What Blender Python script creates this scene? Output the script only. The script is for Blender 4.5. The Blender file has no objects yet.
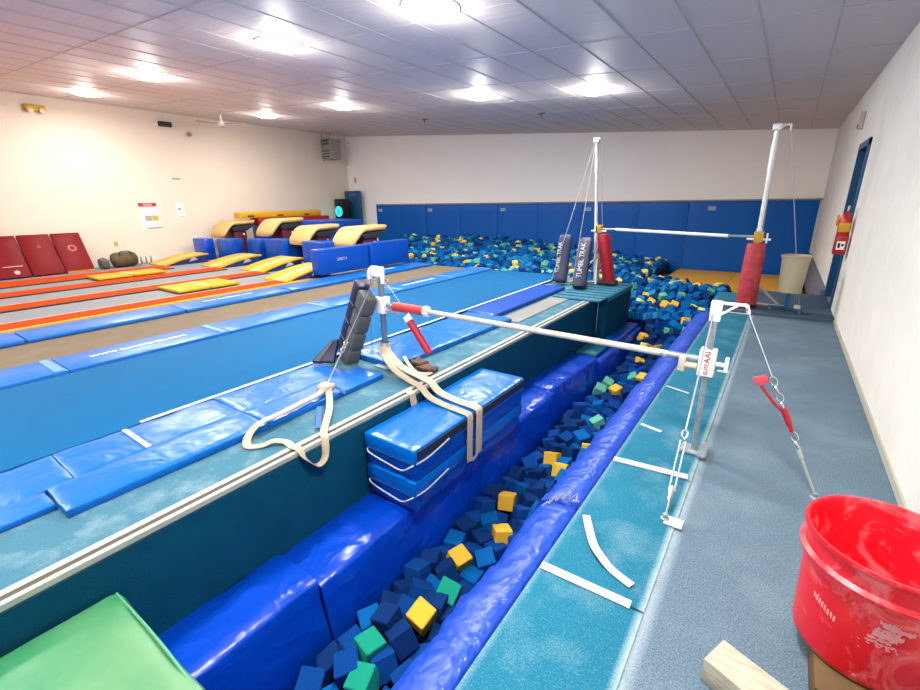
import bpy, bmesh, math, random
import numpy as np
from mathutils import Vector, Matrix, noise, Euler
PI = math.pi
C = bpy.context.scene.collection
sc = bpy.context.scene

# ------------------------------------------------------------------ camera
cam = bpy.data.cameras.new('camera'); co = bpy.data.objects.new('camera', cam); C.objects.link(co)
cam.sensor_width = 36; cam.lens = 446 / 920 * 36; cam.clip_start = 0.02; cam.clip_end = 100
r = Vector((.81565, .57836, -.01463)); d = Vector((.16589, -.25804, -.95178)); f = Vector((-.55425, .77390, -.30642))
m = Matrix((r, -d, -f)).transposed().to_4x4(); m.translation = Vector((0, 0, 1.5))
co.matrix_world = m
sc.camera = co
# ------------------------------------------------------------------ light and exposure
w = bpy.data.worlds.new('world'); sc.world = w; w.use_nodes = True
w.node_tree.nodes['Background'].inputs[0].default_value = (.9, .95, 1, 1)
w.node_tree.nodes['Background'].inputs[1].default_value = 0.3
LAMP_W = 25.0          # watts of each ceiling fixture
LENS_E = 14.0          # glow of a fixture's lens
sc.view_settings.view_transform = 'Standard'; sc.view_settings.look = 'None'
sc.view_settings.gamma = 1; sc.view_settings.exposure = 0.44
sc.view_settings.use_curve_mapping = False

# ------------------------------------------------------------------ materials
def lin(c):
    return tuple((x / 12.92 if x <= .04045 else ((x + .055) / 1.055) ** 2.4) for x in [v / 255 for v in c])
MATS = {}
KEEP = {'wall_paint', 'wall_paint_warm_lit', 'pure_white', 'thin_cable', 'wall_paint_worn', 'ceiling_grid', 'lamp_lens', 'white_enamel', 'steel', 'cam_grey', 'heater_grey', 'poster_white', 'white_chalked_pole', 'bar_white', 'wall_pad_blue', 'foam_blue', 'foam_dark_blue', 'foam_teal_blue', 'foam_yellow', 'foam_green', 'foam_pale_yellow', 'foam_deep_green', 'golden_vinyl'}
def mat(name, col, rough=.6, metal=0., bump=0., bscale=30., var=0., vscale=6., col2=None, spec=.5, emit=0., coat=0., stretch=None, crinkle=0., cscale=5.):
    if name in MATS: return MATS[name]
    M = bpy.data.materials.new(name); M.use_nodes = True; n = M.node_tree.nodes; l = M.node_tree.links
    b = n['Principled BSDF']; k_ = 1. if (emit or name in KEEP) else .66; c = tuple(v * k_ for v in lin(col))
    b.inputs['Base Color'].default_value = (*c, 1); b.inputs['Roughness'].default_value = rough
    b.inputs['Metallic'].default_value = metal; b.inputs['Specular IOR Level'].default_value = spec
    if coat: b.inputs['Coat Weight'].default_value = coat; b.inputs['Coat Roughness'].default_value = .15
    if emit:
        b.inputs['Emission Color'].default_value = (*c, 1); b.inputs['Emission Strength'].default_value = emit
    tc = n.new('ShaderNodeTexCoord'); mp = n.new('ShaderNodeMapping'); l.new(tc.outputs['Object'], mp.inputs[0])
    if stretch: mp.inputs['Scale'].default_value = stretch
    if var or col2:
        nz = n.new('ShaderNodeTexNoise'); nz.inputs['Scale'].default_value = vscale; nz.inputs['Detail'].default_value = 6
        nz.inputs['Roughness'].default_value = .65
        l.new(mp.outputs[0], nz.inputs['Vector'])
        rp = n.new('ShaderNodeValToRGB'); c2 = tuple(v * k_ for v in lin(col2)) if col2 else tuple(min(1, x * (1 + var)) for x in c)
        c1 = c if col2 else tuple(x * (1 - var) for x in c)
        rp.color_ramp.elements[0].position = .35; rp.color_ramp.elements[1].position = .68
        rp.color_ramp.elements[0].color = (*c1, 1); rp.color_ramp.elements[1].color = (*c2, 1)
        l.new(nz.outputs['Fac'], rp.inputs[0]); l.new(rp.outputs[0], b.inputs['Base Color'])
    if crinkle:
        hs = []
        for sc_, ds in ((cscale, 1.2), (cscale * 2.3, .8)):
            q = n.new('ShaderNodeTexNoise'); q.inputs['Scale'].default_value = sc_; q.inputs['Detail'].default_value = 1.5; q.inputs['Distortion'].default_value = ds
            l.new(mp.outputs[0], q.inputs['Vector'])
            a1 = n.new('ShaderNodeMath'); a1.operation = 'SUBTRACT'; a1.inputs[1].default_value = .5; l.new(q.outputs['Fac'], a1.inputs[0])
            a2 = n.new('ShaderNodeMath'); a2.operation = 'ABSOLUTE'; l.new(a1.outputs[0], a2.inputs[0]); hs.append(a2)
        a3 = n.new('ShaderNodeMath'); a3.operation = 'MULTIPLY_ADD'; a3.inputs[1].default_value = .5
        l.new(hs[1].outputs[0], a3.inputs[0]); l.new(hs[0].outputs[0], a3.inputs[2])
        bp = n.new('ShaderNodeBump'); bp.inputs['Strength'].default_value = crinkle; bp.inputs['Distance'].default_value = .08; bp.invert = True
        l.new(a3.outputs[0], bp.inputs['Height']); l.new(bp.outputs[0], b.inputs['Normal'])
    if bump and not crinkle:
        nb = n.new('ShaderNodeTexNoise'); nb.inputs['Scale'].default_value = bscale; nb.inputs['Detail'].default_value = 4
        l.new(mp.outputs[0], nb.inputs['Vector'])
        bp = n.new('ShaderNodeBump'); bp.inputs['Strength'].default_value = bump; bp.inputs['Distance'].default_value = .01
        l.new(nb.outputs['Fac'], bp.inputs['Height']); l.new(bp.outputs[0], b.inputs['Normal'])
    MATS[name] = M; return M

def chalky(name, base, chalk, amount=.55, scale=3., x_edges=(), fine=.25, rough=.95, off=0.):
    """carpet with chalk dust: broad blotches, fine specks, and dust gathered along the given seams (x = position, width)"""
    M = bpy.data.materials.new(name); M.use_nodes = True; n = M.node_tree.nodes; l = M.node_tree.links
    b = n['Principled BSDF']; b.inputs['Roughness'].default_value = rough; b.inputs['Specular IOR Level'].default_value = .15
    tc = n.new('ShaderNodeTexCoord')
    def nz(s, det=6, r=.6):
        t = n.new('ShaderNodeTexNoise'); t.inputs['Scale'].default_value = s; t.inputs['Detail'].default_value = det
        t.inputs['Roughness'].default_value = r; l.new(tc.outputs['Object'], t.inputs['Vector']); return t.outputs['Fac']
    def math_(op, a, bb, cl=False):
        t = n.new('ShaderNodeMath'); t.operation = op; t.use_clamp = cl
        for i, v in enumerate((a, bb)):
            if isinstance(v, (int, float)): t.inputs[i].default_value = v
            else: l.new(v, t.inputs[i])
        return t.outputs[0]
    broad = nz(scale); speck = nz(150, 3, .85)
    v = math_('MULTIPLY', math_('SUBTRACT', broad, .48, False), 3.2, True)
    v = math_('MULTIPLY', v, amount)
    sp = n.new('ShaderNodeSeparateXYZ'); l.new(tc.outputs['Object'], sp.inputs[0])
    for xe, wd, st in x_edges:
        dd = math_('ABSOLUTE', math_('SUBTRACT', sp.outputs[0], xe), 0)
        e = math_('SUBTRACT', 1, math_('DIVIDE', dd, wd), True)
        e = math_('MULTIPLY', e, math_('MULTIPLY', nz(9), 1.9, True))
        v = math_('MAXIMUM', v, math_('MULTIPLY', e, st))
    v = math_('ADD', math_('ADD', v, off), math_('MULTIPLY', math_('SUBTRACT', speck, .5), fine), True)
    mx = n.new('ShaderNodeMix'); mx.data_type = 'RGBA'; l.new(v, mx.inputs[0])
    mx.inputs[6].default_value = (*[q * .62 for q in lin(base)], 1); mx.inputs[7].default_value = (*[q * .66 for q in lin(chalk)], 1)
    l.new(mx.outputs[2], b.inputs['Base Color'])
    bp = n.new('ShaderNodeBump'); bp.inputs['Strength'].default_value = .35; bp.inputs['Distance'].default_value = .004
    l.new(speck, bp.inputs['Height']); l.new(bp.outputs[0], b.inputs['Normal'])
    return M

WALL = mat('wall_paint', (246, 244, 242), .8, bump=.05, bscale=60, var=.02, vscale=.7)
WALL_L = mat('wall_paint_warm_lit', (228, 217, 202), .8, bump=.05, bscale=60, var=.02, vscale=.7)  # warm light on the left wall is painted into its colour
WALL_R = mat('wall_paint_worn', (222, 219, 210), .75, bump=.06, bscale=60, var=.05, vscale=2.2)
WHITE = mat('white_enamel', (240, 240, 238), .35)
CHROME = mat('steel', (205, 210, 215), .25, 1., bump=.05, bscale=40)
CHALKSTEEL = mat('chalky_steel', (176, 190, 196), .5, .4, var=.25, vscale=20)
VINYL = mat('royal_blue_vinyl', (0, 88, 205), .34, crinkle=.2, cscale=2.5, coat=.04, spec=.35)
VINYL_D = mat('deep_blue_vinyl', (0, 80, 222), .3, crinkle=.32, cscale=2.4, coat=.08, spec=.45)
VINYL_L = mat('bright_blue_vinyl', (0, 120, 228), .3, crinkle=.2, cscale=2.6, coat=.06, spec=.4)
WALLPAD = mat('wall_pad_blue', (0, 88, 176), .5, spec=.25, bump=.25, bscale=3)
NAVY = mat('navy_vinyl', (24, 34, 78), .5, bump=.2, bscale=20)
GREY = mat('grey_velcro', (105, 108, 108), .9, bump=.3, bscale=80)
RED = mat('red_vinyl', (196, 22, 46), .45, bump=.2, bscale=15)
REDCH = mat('chalky_red_vinyl', (200, 34, 54), .6, col2=(226, 92, 100), vscale=7)
DRED = mat('dark_red_vinyl', (140, 6, 22), .5, spec=.2, bump=.2, bscale=6)
YEL = mat('yellow_vinyl', (240, 184, 4), .5, bump=.15, bscale=8)
GOLD = mat('golden_vinyl', (240, 176, 20), .5, bump=.15, bscale=8)
PALEY = mat('pale_yellow', (240, 218, 140), .6)
ORANGE = mat('orange_carpet', (240, 82, 22), .95, spec=.1, bump=.2, bscale=120)
TAN = mat('tan_suede', (236, 198, 126), .6, bump=.1, bscale=50, var=.06, vscale=5)
WEB = mat('cream_webbing', (226, 208, 180), .85, bump=.3, bscale=160, var=.08, vscale=14)
BLACK = mat('black_plastic', (22, 22, 24), .5)
TEALP = mat('teal_pit_carpet', (8, 88, 118), .95, spec=.1, bump=.3, bscale=140, var=.12, vscale=5)
RUNWAY = mat('runway_blue', (0, 108, 166), .85, spec=.2, bump=.15, bscale=150, var=.04, vscale=2)
GREYC = mat('grey_carpet', (160, 164, 168), .95, spec=.1, bump=.2, bscale=120, var=.05)
BROWNC = mat('tan_carpet', (142, 128, 108), .95, spec=.1, bump=.2, bscale=120, var=.07, vscale=4)
TRIM = mat('cream_trim', (196, 206, 194), .6, var=.08, vscale=20)
WOOD = mat('raw_wood', (200, 194, 172), .75, var=.18, vscale=9, bump=.2, bscale=20, stretch=(1, 6, 6))
DWOOD = mat('brown_wood', (106, 78, 38), .75, var=.2, vscale=9)
GREEN = mat('green_vinyl', (16, 146, 92), .42, col2=(112, 172, 118), vscale=1.3, bump=.3, bscale=5)
TAPE = mat('white_tape', (222, 228, 230), .7, var=.05, vscale=12)
BLUEPAINT = mat('blue_paint', (16, 92, 142), .4, var=.04)
TEALM = mat('teal_mat', (20, 128, 160), .6, bump=.15, bscale=30, var=.08)

# ------------------------------------------------------------------ mesh helpers
def finish(name, bm, m, parent=None, smooth=40):
    me = bpy.data.meshes.new(name); bmesh.ops.recalc_face_normals(bm, faces=bm.faces); bm.to_mesh(me); bm.free()
    for mm in (m if isinstance(m, (list, tuple)) else [m]): me.materials.append(mm)
    if smooth:
        for p in me.polygons: p.use_smooth = True
        me.set_sharp_from_angle(angle=math.radians(smooth))
    o = bpy.data.objects.new(name, me); C.objects.link(o)
    if parent: o.parent = parent; o.matrix_parent_inverse = parent.matrix_world.inverted() if False else Matrix.Identity(4)
    return o
def obj(name, bm, m, parent=None, smooth=40):
    """geometry is in world coordinates when the parent sits at the origin frame given by its location"""
    if parent is not None:
        T = parent.matrix_basis.inverted(); p = parent.parent
        while p is not None: T = T @ p.matrix_basis.inverted(); p = p.parent
        bmesh.ops.transform(bm, matrix=T, verts=bm.verts)
    return finish(name, bm, m, parent, smooth)
def B(*parts):
    bm = bmesh.new()
    for p in parts: p(bm)
    return bm
def _merge(bm, b2, M=None):
    if M is not None: bmesh.ops.transform(b2, matrix=M, verts=b2.verts)
    me = bpy.data.meshes.new('tmp'); b2.to_mesh(me); b2.free(); bm.from_mesh(me); bpy.data.meshes.remove(me)
def box(x0, x1, y0, y1, z0, z1, bev=0., seg=2, M=None, mi=0):
    def f(bm):
        b = bmesh.new(); bmesh.ops.create_cube(b, size=1)
        for v in b.verts: v.co = Vector(((x0 + x1) / 2 + v.co.x * (x1 - x0), (y0 + y1) / 2 + v.co.y * (y1 - y0), (z0 + z1) / 2 + v.co.z * (z1 - z0)))
        if bev: bmesh.ops.bevel(b, geom=b.edges[:], offset=bev, segments=seg, profile=.5, affect='EDGES')
        for fc in b.faces: fc.material_index = mi
        _merge(bm, b, M)
    return f
def pad(x0, x1, y0, y1, z0, z1, bev=.02, amp=.008, fr=3., cell=.12, seed=0, M=None, puff=.0):
    """soft padded slab: gridded box, rounded edges, wrinkled by noise; its underside stays flat"""
    def f(bm):
        b = bmesh.new()
        nx = max(2, int((x1 - x0) / cell)); ny = max(2, int((y1 - y0) / cell)); nz = max(1, int((z1 - z0) / cell))
        bmesh.ops.create_cube(b, size=1)
        for v in b.verts: v.co = Vector(((x0 + x1) / 2 + v.co.x * (x1 - x0), (y0 + y1) / 2 + v.co.y * (y1 - y0), (z0 + z1) / 2 + v.co.z * (z1 - z0)))
        bmesh.ops.bevel(b, geom=b.edges[:], offset=min(bev, (z1 - z0) * .45), segments=2, profile=.5, affect='EDGES')
        for ax, n, a0, a1 in ((0, nx, x0, x1), (1, ny, y0, y1), (2, nz, z0, z1)):
            for i in range(1, n):
                c = [0, 0, 0]; c[ax] = a0 + (a1 - a0) * i / n; nn = [0, 0, 0]; nn[ax] = 1
                bmesh.ops.bisect_plane(b, geom=b.verts[:] + b.edges[:] + b.faces[:], plane_co=c, plane_no=nn)
        b.normal_update()
        for v in b.verts:
            q = v.co * fr + Vector((seed * 7.3, seed * 3.1, 0))
            k = noise.noise(q) + .5 * noise.noise(q * 2.3)
            up = max(0, (v.co.z - z0) / max(1e-6, z1 - z0))
            cx = 1 - abs((v.co.x - (x0 + x1) / 2) / ((x1 - x0) / 2)) ** 4; cy = 1 - abs((v.co.y - (y0 + y1) / 2) / ((y1 - y0) / 2)) ** 4
            v.co += v.normal * k * amp * up
            if v.normal.z > .5: v.co.z += puff * cx * cy
        _merge(bm, b, M)
    return f
def frame_of(p0, p1):
    z = (p1 - p0).normalized(); x = z.orthogonal().normalized(); return x, z.cross(x), z
def tube(pts, rad, n=10, caps=True, mi=0):
    def f(bm):
        P = [Vector(p) for p in pts]; R = rad if isinstance(rad, (list, tuple)) else [rad] * len(P)
        x, y, z = frame_of(P[0], P[1]); rings = []
        for i, p in enumerate(P):
            t = (P[min(i + 1, len(P) - 1)] - P[max(i - 1, 0)]).normalized()
            x = (x - t * x.dot(t)).normalized(); y = t.cross(x)
            rings.append([bm.verts.new(p + (x * math.cos(2 * PI * k / n) + y * math.sin(2 * PI * k / n)) * R[i]) for k in range(n)])
        for a, b_ in zip(rings, rings[1:]):
            for k in range(n): bm.faces.new((a[k], a[(k + 1) % n], b_[(k + 1) % n], b_[k])).material_index = mi
        if caps: bm.faces.new(rings[0][::-1]).material_index = mi; bm.faces.new(rings[-1]).material_index = mi
    return f
def ribbon(pts, width, thick=.004, wdir=None):
    """strap: flat band along pts; wdir = list of width directions (or one)"""
    def f(bm):
        P = [Vector(p) for p in pts]; sec = []
        for i, p in enumerate(P):
            t = (P[min(i + 1, len(P) - 1)] - P[max(i - 1, 0)]).normalized()
            wv = wdir[i] if isinstance(wdir, list) else wdir
            wv = Vector(wv) if wv is not None else Vector((0, 0, 1)).cross(t)
            wv = (wv - t * wv.dot(t)).normalized(); nn = t.cross(wv).normalized()
            sec.append([bm.verts.new(p + wv * a * width / 2 + nn * b_ * thick / 2) for a, b_ in ((-1, -1), (1, -1), (1, 1), (-1, 1))])
        for a, b_ in zip(sec, sec[1:]):
            for k in range(4): bm.faces.new((a[k], a[(k + 1) % 4], b_[(k + 1) % 4], b_[k]))
        bm.faces.new(sec[0][::-1]); bm.faces.new(sec[-1])
    return f
def spline(pts, n=8):
    P = [Vector(p) for p in pts]; P = [P[0]] + P + [P[-1]]; out = []
    for i in range(1, len(P) - 2):
        for k in range(n):
            t = k / n; a, b_, c, d_ = P[i - 1:i + 3]
            out.append(.5 * ((2 * b_) + (c - a) * t + (2 * a - 5 * b_ + 4 * c - d_) * t * t + (3 * b_ - a - 3 * c + d_) * t ** 3))
    out.append(P[-2]); return out
def lathe(prof, c, n=32, M=None, closed=False):
    def f(bm):
        b = bmesh.new(); rings = []
        for rr, z in prof: rings.append([b.verts.new((c[0] + rr * math.cos(2 * PI * k / n), c[1] + rr * math.sin(2 * PI * k / n), c[2] + z)) for k in range(n)])
        for a, b_ in zip(rings, rings[1:]):
            for k in range(n): b.faces.new((a[k], a[(k + 1) % n], b_[(k + 1) % n], b_[k]))
        if not closed: b.faces.new(rings[0][::-1]); b.faces.new(rings[-1])
        _merge(bm, b, M)
    return f
def prism(poly, axis, a0, a1, bev=0, M=None, mi=0):
    """polygon in the plane perpendicular to axis ('x': (y,z), 'y': (x,z), 'z': (x,y)) extruded a0..a1"""
    def mk(u, v, a): return {'x': (a, u, v), 'y': (u, a, v), 'z': (u, v, a)}[axis]
    def f(bm):
        b = bmesh.new(); lo = [b.verts.new(mk(u, v, a0)) for u, v in poly]; hi = [b.verts.new(mk(u, v, a1)) for u, v in poly]
        b.faces.new(lo[::-1]); b.faces.new(hi)
        for i in range(len(poly)): b.faces.new((lo[i], lo[(i + 1) % len(poly)], hi[(i + 1) % len(poly)], hi[i]))
        if bev: bmesh.ops.recalc_face_normals(b, faces=b.faces); bmesh.ops.bevel(b, geom=[e for e in b.edges], offset=bev, segments=2, profile=.5, affect='EDGES')
        for fc in b.faces: fc.material_index = mi
        _merge(bm, b, M)
    return f
def poly3(*quads):
    def f(bm):
        for q in quads: bm.faces.new([bm.verts.new(p) for p in q])
    return f
def rotM(loc, rx=0, ry=0, rz=0): return Matrix.Translation(loc) @ Euler((rx, ry, rz)).to_matrix().to_4x4()

def tag(o, label, cat, group=None, kind=None):
    o['label'] = label; o['category'] = cat
    if group: o['group'] = group
    if kind: o['kind'] = kind
    return o
def thing(name, label, cat, loc=(0, 0, 0), group=None):
    o = bpy.data.objects.new(name, None); C.objects.link(o); o.location = loc; o.empty_display_size = .05
    return tag(o, label, cat, group)
def struct(name, bm, m, smooth=0):
    o = finish(name, bm, m, None, smooth); o['kind'] = 'structure'; return o
def text(s, size, M, m, parent=None, name='lettering', depth=.001, spacing=1.0):
    cu = bpy.data.curves.new('t', 'FONT'); cu.body = s; cu.size = size; cu.extrude = depth; cu.align_x = 'CENTER'; cu.align_y = 'CENTER'; cu.space_character = spacing
    to = bpy.data.objects.new('t', cu); C.objects.link(to)
    bpy.context.view_layer.update()
    me = bpy.data.meshes.new_from_object(to.evaluated_get(bpy.context.evaluated_depsgraph_get()))
    bpy.data.objects.remove(to); bm = bmesh.new(); bm.from_mesh(me); bpy.data.meshes.remove(me)
    bmesh.ops.transform(bm, matrix=M, verts=bm.verts)
    return obj(name, bm, m, parent, 0)
def basis(x, y, o):
    x = Vector(x).normalized(); y = Vector(y); y = (y - x * y.dot(x)).normalized(); z = x.cross(y)
    M = Matrix((x, y, z)).transposed().to_4x4(); M.translation = Vector(o); return M

# ------------------------------------------------------------------ room shell
XR0, XR1 = .77, .61                                   # the right wall drifts in slightly towards the back
def xr(y): return XR0 + (XR1 - XR0) * (y + 5) / 19.6
XL, YF = -14.5, -5.
def yb(x): return 12.8 + 1.8 * (x - XL) / 15.11      # back wall line
def zc(x): return 3.0 + .062 * (.71 - x)             # sloping ceiling
T = .15
def wallbox(poly, z0, z1a): return prism(poly, 'z', z0, z1a)
struct('wall_left', B(box(XL - T, XL, YF - T, 12.8 + T, -.2, 4.2)), WALL_L)
struct('wall_back', B(prism([(XL - T, 12.8), (XR1 + .3, yb(XR1 + .3)), (XR1 + .3, yb(XR1) + .3), (XL - T, 13.1)], 'z', -2.0, 4.2)), WALL)
struct('wall_front', B(box(XL - T, 1.2, YF - T, YF, -2, 4.2)), WALL)
D0, D1, DH = 7.72, 8.72, 2.12                        # door opening in the right wall
def wr(y0, y1, z0, z1): return prism([(xr(y0), y0), (xr(y1), y1), (xr(y1) + .2, y1), (xr(y0) + .2, y0)], 'z', z0, z1)
struct('wall_right', B(wr(YF, D0, -1.9, 3.3), wr(D1, 14.75, -1.9, 3.3), wr(D0, D1, DH, 3.3), wr(D0, D1, -1.9, 0)), WALL_R)

def ceil_mat():
    M = bpy.data.materials.new('ceiling_tile'); M.use_nodes = True; n = M.node_tree.nodes; l = M.node_tree.links
    b = n['Principled BSDF']; b.inputs['Base Color'].default_value = (*lin((210, 200, 198)), 1); b.inputs['Roughness'].default_value = .55
    b.inputs['Specular IOR Level'].default_value = .35
    tc = n.new('ShaderNodeTexCoord'); mp = n.new('ShaderNodeMapping'); mp.inputs['Scale'].default_value = (1.2, 9, 1); l.new(tc.outputs['Object'], mp.inputs[0])
    nb = n.new('ShaderNodeTexNoise'); nb.inputs['Scale'].default_value = 1.4; nb.inputs['Detail'].default_value = 3; l.new(mp.outputs[0], nb.inputs['Vector'])
    bp = n.new('ShaderNodeBump'); bp.inputs['Strength'].default_value = .22; bp.inputs['Distance'].default_value = .03
    l.new(nb.outputs['Fac'], bp.inputs['Height']); l.new(bp.outputs[0], b.inputs['Normal']); return M
CEIL = ceil_mat()
struct('ceiling', B(prism([(XL - T, zc(XL - T)), (1.2, zc(1.2)), (1.2, zc(1.2) + .1), (XL - T, zc(XL - T) + .1)], 'y', YF - T, 15)), CEIL)
GRID = mat('ceiling_grid', (188, 180, 178), .6)
gb = []
k = 0
x = .08
while x > -14.4:
    gb.append(box(x - .008, x + .008, YF, yb(x), zc(x) - .007, zc(x) + .01)); x -= .592
y = -4.55
while y < 13:
    gb.append(prism([(XL, zc(XL) - .006), (.7, zc(.7) - .006), (.7, zc(.7) + .01), (XL, zc(XL) + .01)], 'y', y - .004, y + .004)); y += 1.45
struct('trim_1', B(*gb), GRID)

# floors
LED = chalky('ledge_carpet', (78, 136, 160), (186, 208, 212), .55, 5., fine=1.0)
RC = chalky('right_carpet', (84, 112, 134), (178, 198, 210), .3, 1.6, [(-.2, .05, .8)], fine=1.9, off=.2)
STEPC = chalky('step_carpet', (84, 104, 128), (140, 156, 170), .3, 1.6, fine=1.0)
struct('floor', B(box(XL, -3.5, YF, 8.68, -1.9, 0), box(XL, -11.6, 8.68, 13.0, -1.9, 0)), GREYC)
struct('floor', B(box(-3.5, -2.3, YF, 8.32, -1.9, 0), box(-3.5, -3.1, 8.32, 8.68, -1.9, -.002)), LED)
struct('floor', B(box(-.62, -.2, YF, 7.0, -1.9, -.012)), mat('mat_bed', (40, 90, 110), .9))
struct('floor', B(prism([(-.2, YF), (xr(YF), YF), (xr(7.0), 7.0), (-.2, 7.0)], 'z', -1.9, 0)), RC)
struct('floor', B(prism([(-.62, 6.96), (xr(7.0), 7.0), (xr(8.75), 8.75), (-.40, 8.75), (-.40, 7.5), (-.62, 7.5)], 'z', -1.9, .04)), STEPC)
struct('floor', B(box(XL, 1, YF, 15, -2.1, -1.9)), mat('pit_bottom', (30, 40, 60), .9))
struct('floor', B(box(-7.0, -5.8, YF, 8.68, -.01, .006)), BROWNC)
struct('wall_pit', B(box(-2.312, -2.288, YF, 8.33, -1.9, -.045), box(-3.5, -2.3, 8.32, 8.345, -1.9, -.02), box(-2.29, -2.13, 6.96, 8.36, -.70, -.002)), TEALP)
struct('trim_2', B(box(-2.385, -2.345, YF, 6.65, 0, .008), box(-2.315, -2.286, YF, 6.65, -.022, .006)), TRIM)
struct('trim_3', B(box(-2.345, -2.318, YF, 6.65, 0, .004)), mat('trim_gap', (96, 84, 74), .8))
struct('baseboard_right', B(prism([(xr(8.75) - .07, 8.78), (xr(8.75), 8.78), (xr(14.4), 14.4), (xr(14.4) - .07, 14.4)], 'z', -.6, .12)), mat('grey_base', (120, 128, 146), .7))
struct('baseboard_right', B(prism([(xr(YF) - .012, YF), (xr(YF), YF), (xr(7.0), 7.0), (xr(7.0) - .012, 7.0)], 'z', 0, .05)), mat('base_cream', (206, 202, 186), .6))
# door in the right wall
dr = struct('door_1', B(prism([(xr(D0) + .10, D0), (xr(D1) + .10, D1), (xr(D1) + .14, D1), (xr(D0) + .14, D0)], 'z', .04, DH)), BLUEPAINT)
def jamb(y0, y1, z0, z1): return prism([(xr(y0) - .025, y0), (xr(y1) - .025, y1), (xr(y1) + .15, y1), (xr(y0) + .15, y0)], 'z', z0, z1)
fr_ = obj('door_frame', B(jamb(D0 - .03, D0 + .04, .04, DH + .04), jamb(D1 - .04, D1 + .03, .04, DH + .04), jamb(D0 - .03, D1 + .03, DH - .03, DH + .05)), BLUEPAINT, dr, 0)
obj('door_handle', B(tube([(xr(8) + .1, 7.85, 1.0), (xr(8) + .03, 7.85, 1.0), (xr(8) + .03, 7.97, 1.0)], .011)), CHROME, dr)

# ------------------------------------------------------------------ wall pads at the back
BU = Vector((15.11, 1.8, 0)).normalized(); BN = Vector((1.8, -15.11, 0)).normalized()   # along the wall, out of the wall
def bw(x, off=0., z=0.): p = Vector((x, yb(x), 0)) + BN * off; return Vector((p.x, p.y, z))
seams = [-13.15, -10.9, -8.05, -5.22, -3.6, -2.3, -.62, .56]
plabel = ['leftmost blue wall pad on the back wall, beside the teal panel in the corner', 'second blue wall pad from the left along the back wall',
          'third blue wall pad from the left on the back wall, above the heaped cubes', 'blue wall pad behind the tall left upright on the back wall',
          'narrow blue wall pad just right of the tall left upright', 'narrow blue wall pad with white tag, left of the yellow mat corner',
          'blue wall pad behind the tall right upright', ]
def wallpad_mesh(x0, x1, z0, z1, seed):
    L = (bw(x1) - bw(x0)).length - .012; M = basis(BU, (0, 0, 1), bw(x0, .0)); n = max(1, round(L / 1.4))
    parts = []
    for i in range(n): parts.append(pad(i * L / n + .004, (i + 1) * L / n, z0, z1, .0, .06, .008, .004, 2.5, .25, seed + i, M=M))
    return B(*parts)
for i in range(len(seams) - 1):
    t = thing('wall_pad', plabel[i], 'wall pad', bw((seams[i] + seams[i + 1]) / 2, 0, -.6), 'blue padding along the back wall')
    obj('pad_panel', wallpad_mesh(seams[i] + .001, seams[i + 1] + .004, -.62, 1.40, i), WALLPAD, t)
    if i not in (4, 6):
        tx = seams[i] + (.2 if i != 5 else .55)
        if i == 3: tx = -5.05
        M = basis(BU, (0, 0, 1), bw(tx, .066, 1.22))
        lb = obj('brand_tag', B(box(-.09, .09, -.05, .05, 0, .004, M=M)), mat('tag_white', (200, 210, 225), .5), t, 0)
        text('GYM', .07, M @ Matrix.Translation((0, 0, .0045)), mat('tag_ink', (70, 110, 180), .6), lb, depth=.0005)
struct('trim_4', B(prism([(p.x, p.y) for p in (bw(seams[0], 0), bw(.60, 0), bw(.60, .07), bw(seams[0], .07))], 'z', 1.41, 1.445)), mat('pad_top_trim', (168, 160, 150), .6))

# ------------------------------------------------------------------ ceiling fixtures
LENS = mat('lamp_lens', (255, 250, 240), .4, emit=LENS_E)
LENS_OFF = WHITE
spots = [(-3.05, 3.87, 'largest ceiling light, at the top edge left of centre'), (-5.45, 3.9, 'ceiling light second from the right in the near row'),
         (-9.3, 4.0, 'ceiling light third from the right in the near row'), (-12.7, 4.15, 'leftmost ceiling light, near the yellow emergency lamp'),
         (-11.9, 7.85, 'small ceiling light beside the ceiling fan'), (-8.6, 7.6, 'ceiling light in the far row above the hanging heater'),
         (-5.05, 7.75, 'ceiling light in the far row above the middle of the blue wall pads'), (-3.0, 8.1, 'rightmost ceiling light, above the tall left upright'),
         (-3.0, -.4, 'added unseen ceiling light behind the camera, right'), (-6.6, -.4, 'added unseen ceiling light behind the camera, middle'), (-11.0, -.4, 'added unseen ceiling light behind the camera, left'),  # from here on: out-of-view fixtures added to light the room
         (-.6, 1.2, 'added unseen ceiling light overhead beside the right wall')]
for i, (x, y, lab) in enumerate(spots):
    t = thing('ceiling_light', lab, 'ceiling light', (x, y, zc(x)), 'round glowing fixtures on the ceiling')
    Rm = rotM((x, y, zc(x) - .002), 0, math.atan(.062), 0)
    obj('fixture_rim', B(lathe([(.275, 0), (.275, -.012), (.269, -.012), (.269, 0)], (0, 0, 0), 28, Rm)), WHITE, t)
    lo = obj('lamp_lens', B(lathe([(.268, -.004), (.262, -.03), (.17, -.058), (.07, -.07), (.005, -.072)], (0, 0, 0), 28, Rm)), LENS, t)
    la = bpy.data.lights.new('lamp', 'POINT'); la.shadow_soft_size = .10; la.energy = LAMP_W * (.72 if x < -11 else 1.)
    la.color = (1, .93, .86) if x < -8 else (1, .965, .93)
    lo2 = bpy.data.objects.new('lamp', la); C.objects.link(lo2); lo2.parent = t; lo2.location = (0, 0, -.24)
    la2 = bpy.data.lights.new('lamp', 'AREA'); la2.shape = 'DISK'; la2.size = .5; la2.energy = LAMP_W * 3.0 * (.8 if x < -11 else 1.); la2.color = la.color
    lo3 = bpy.data.objects.new('lamp', la2); C.objects.link(lo3); lo3.parent = t; lo3.location = (0, 0, -.09)

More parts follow.
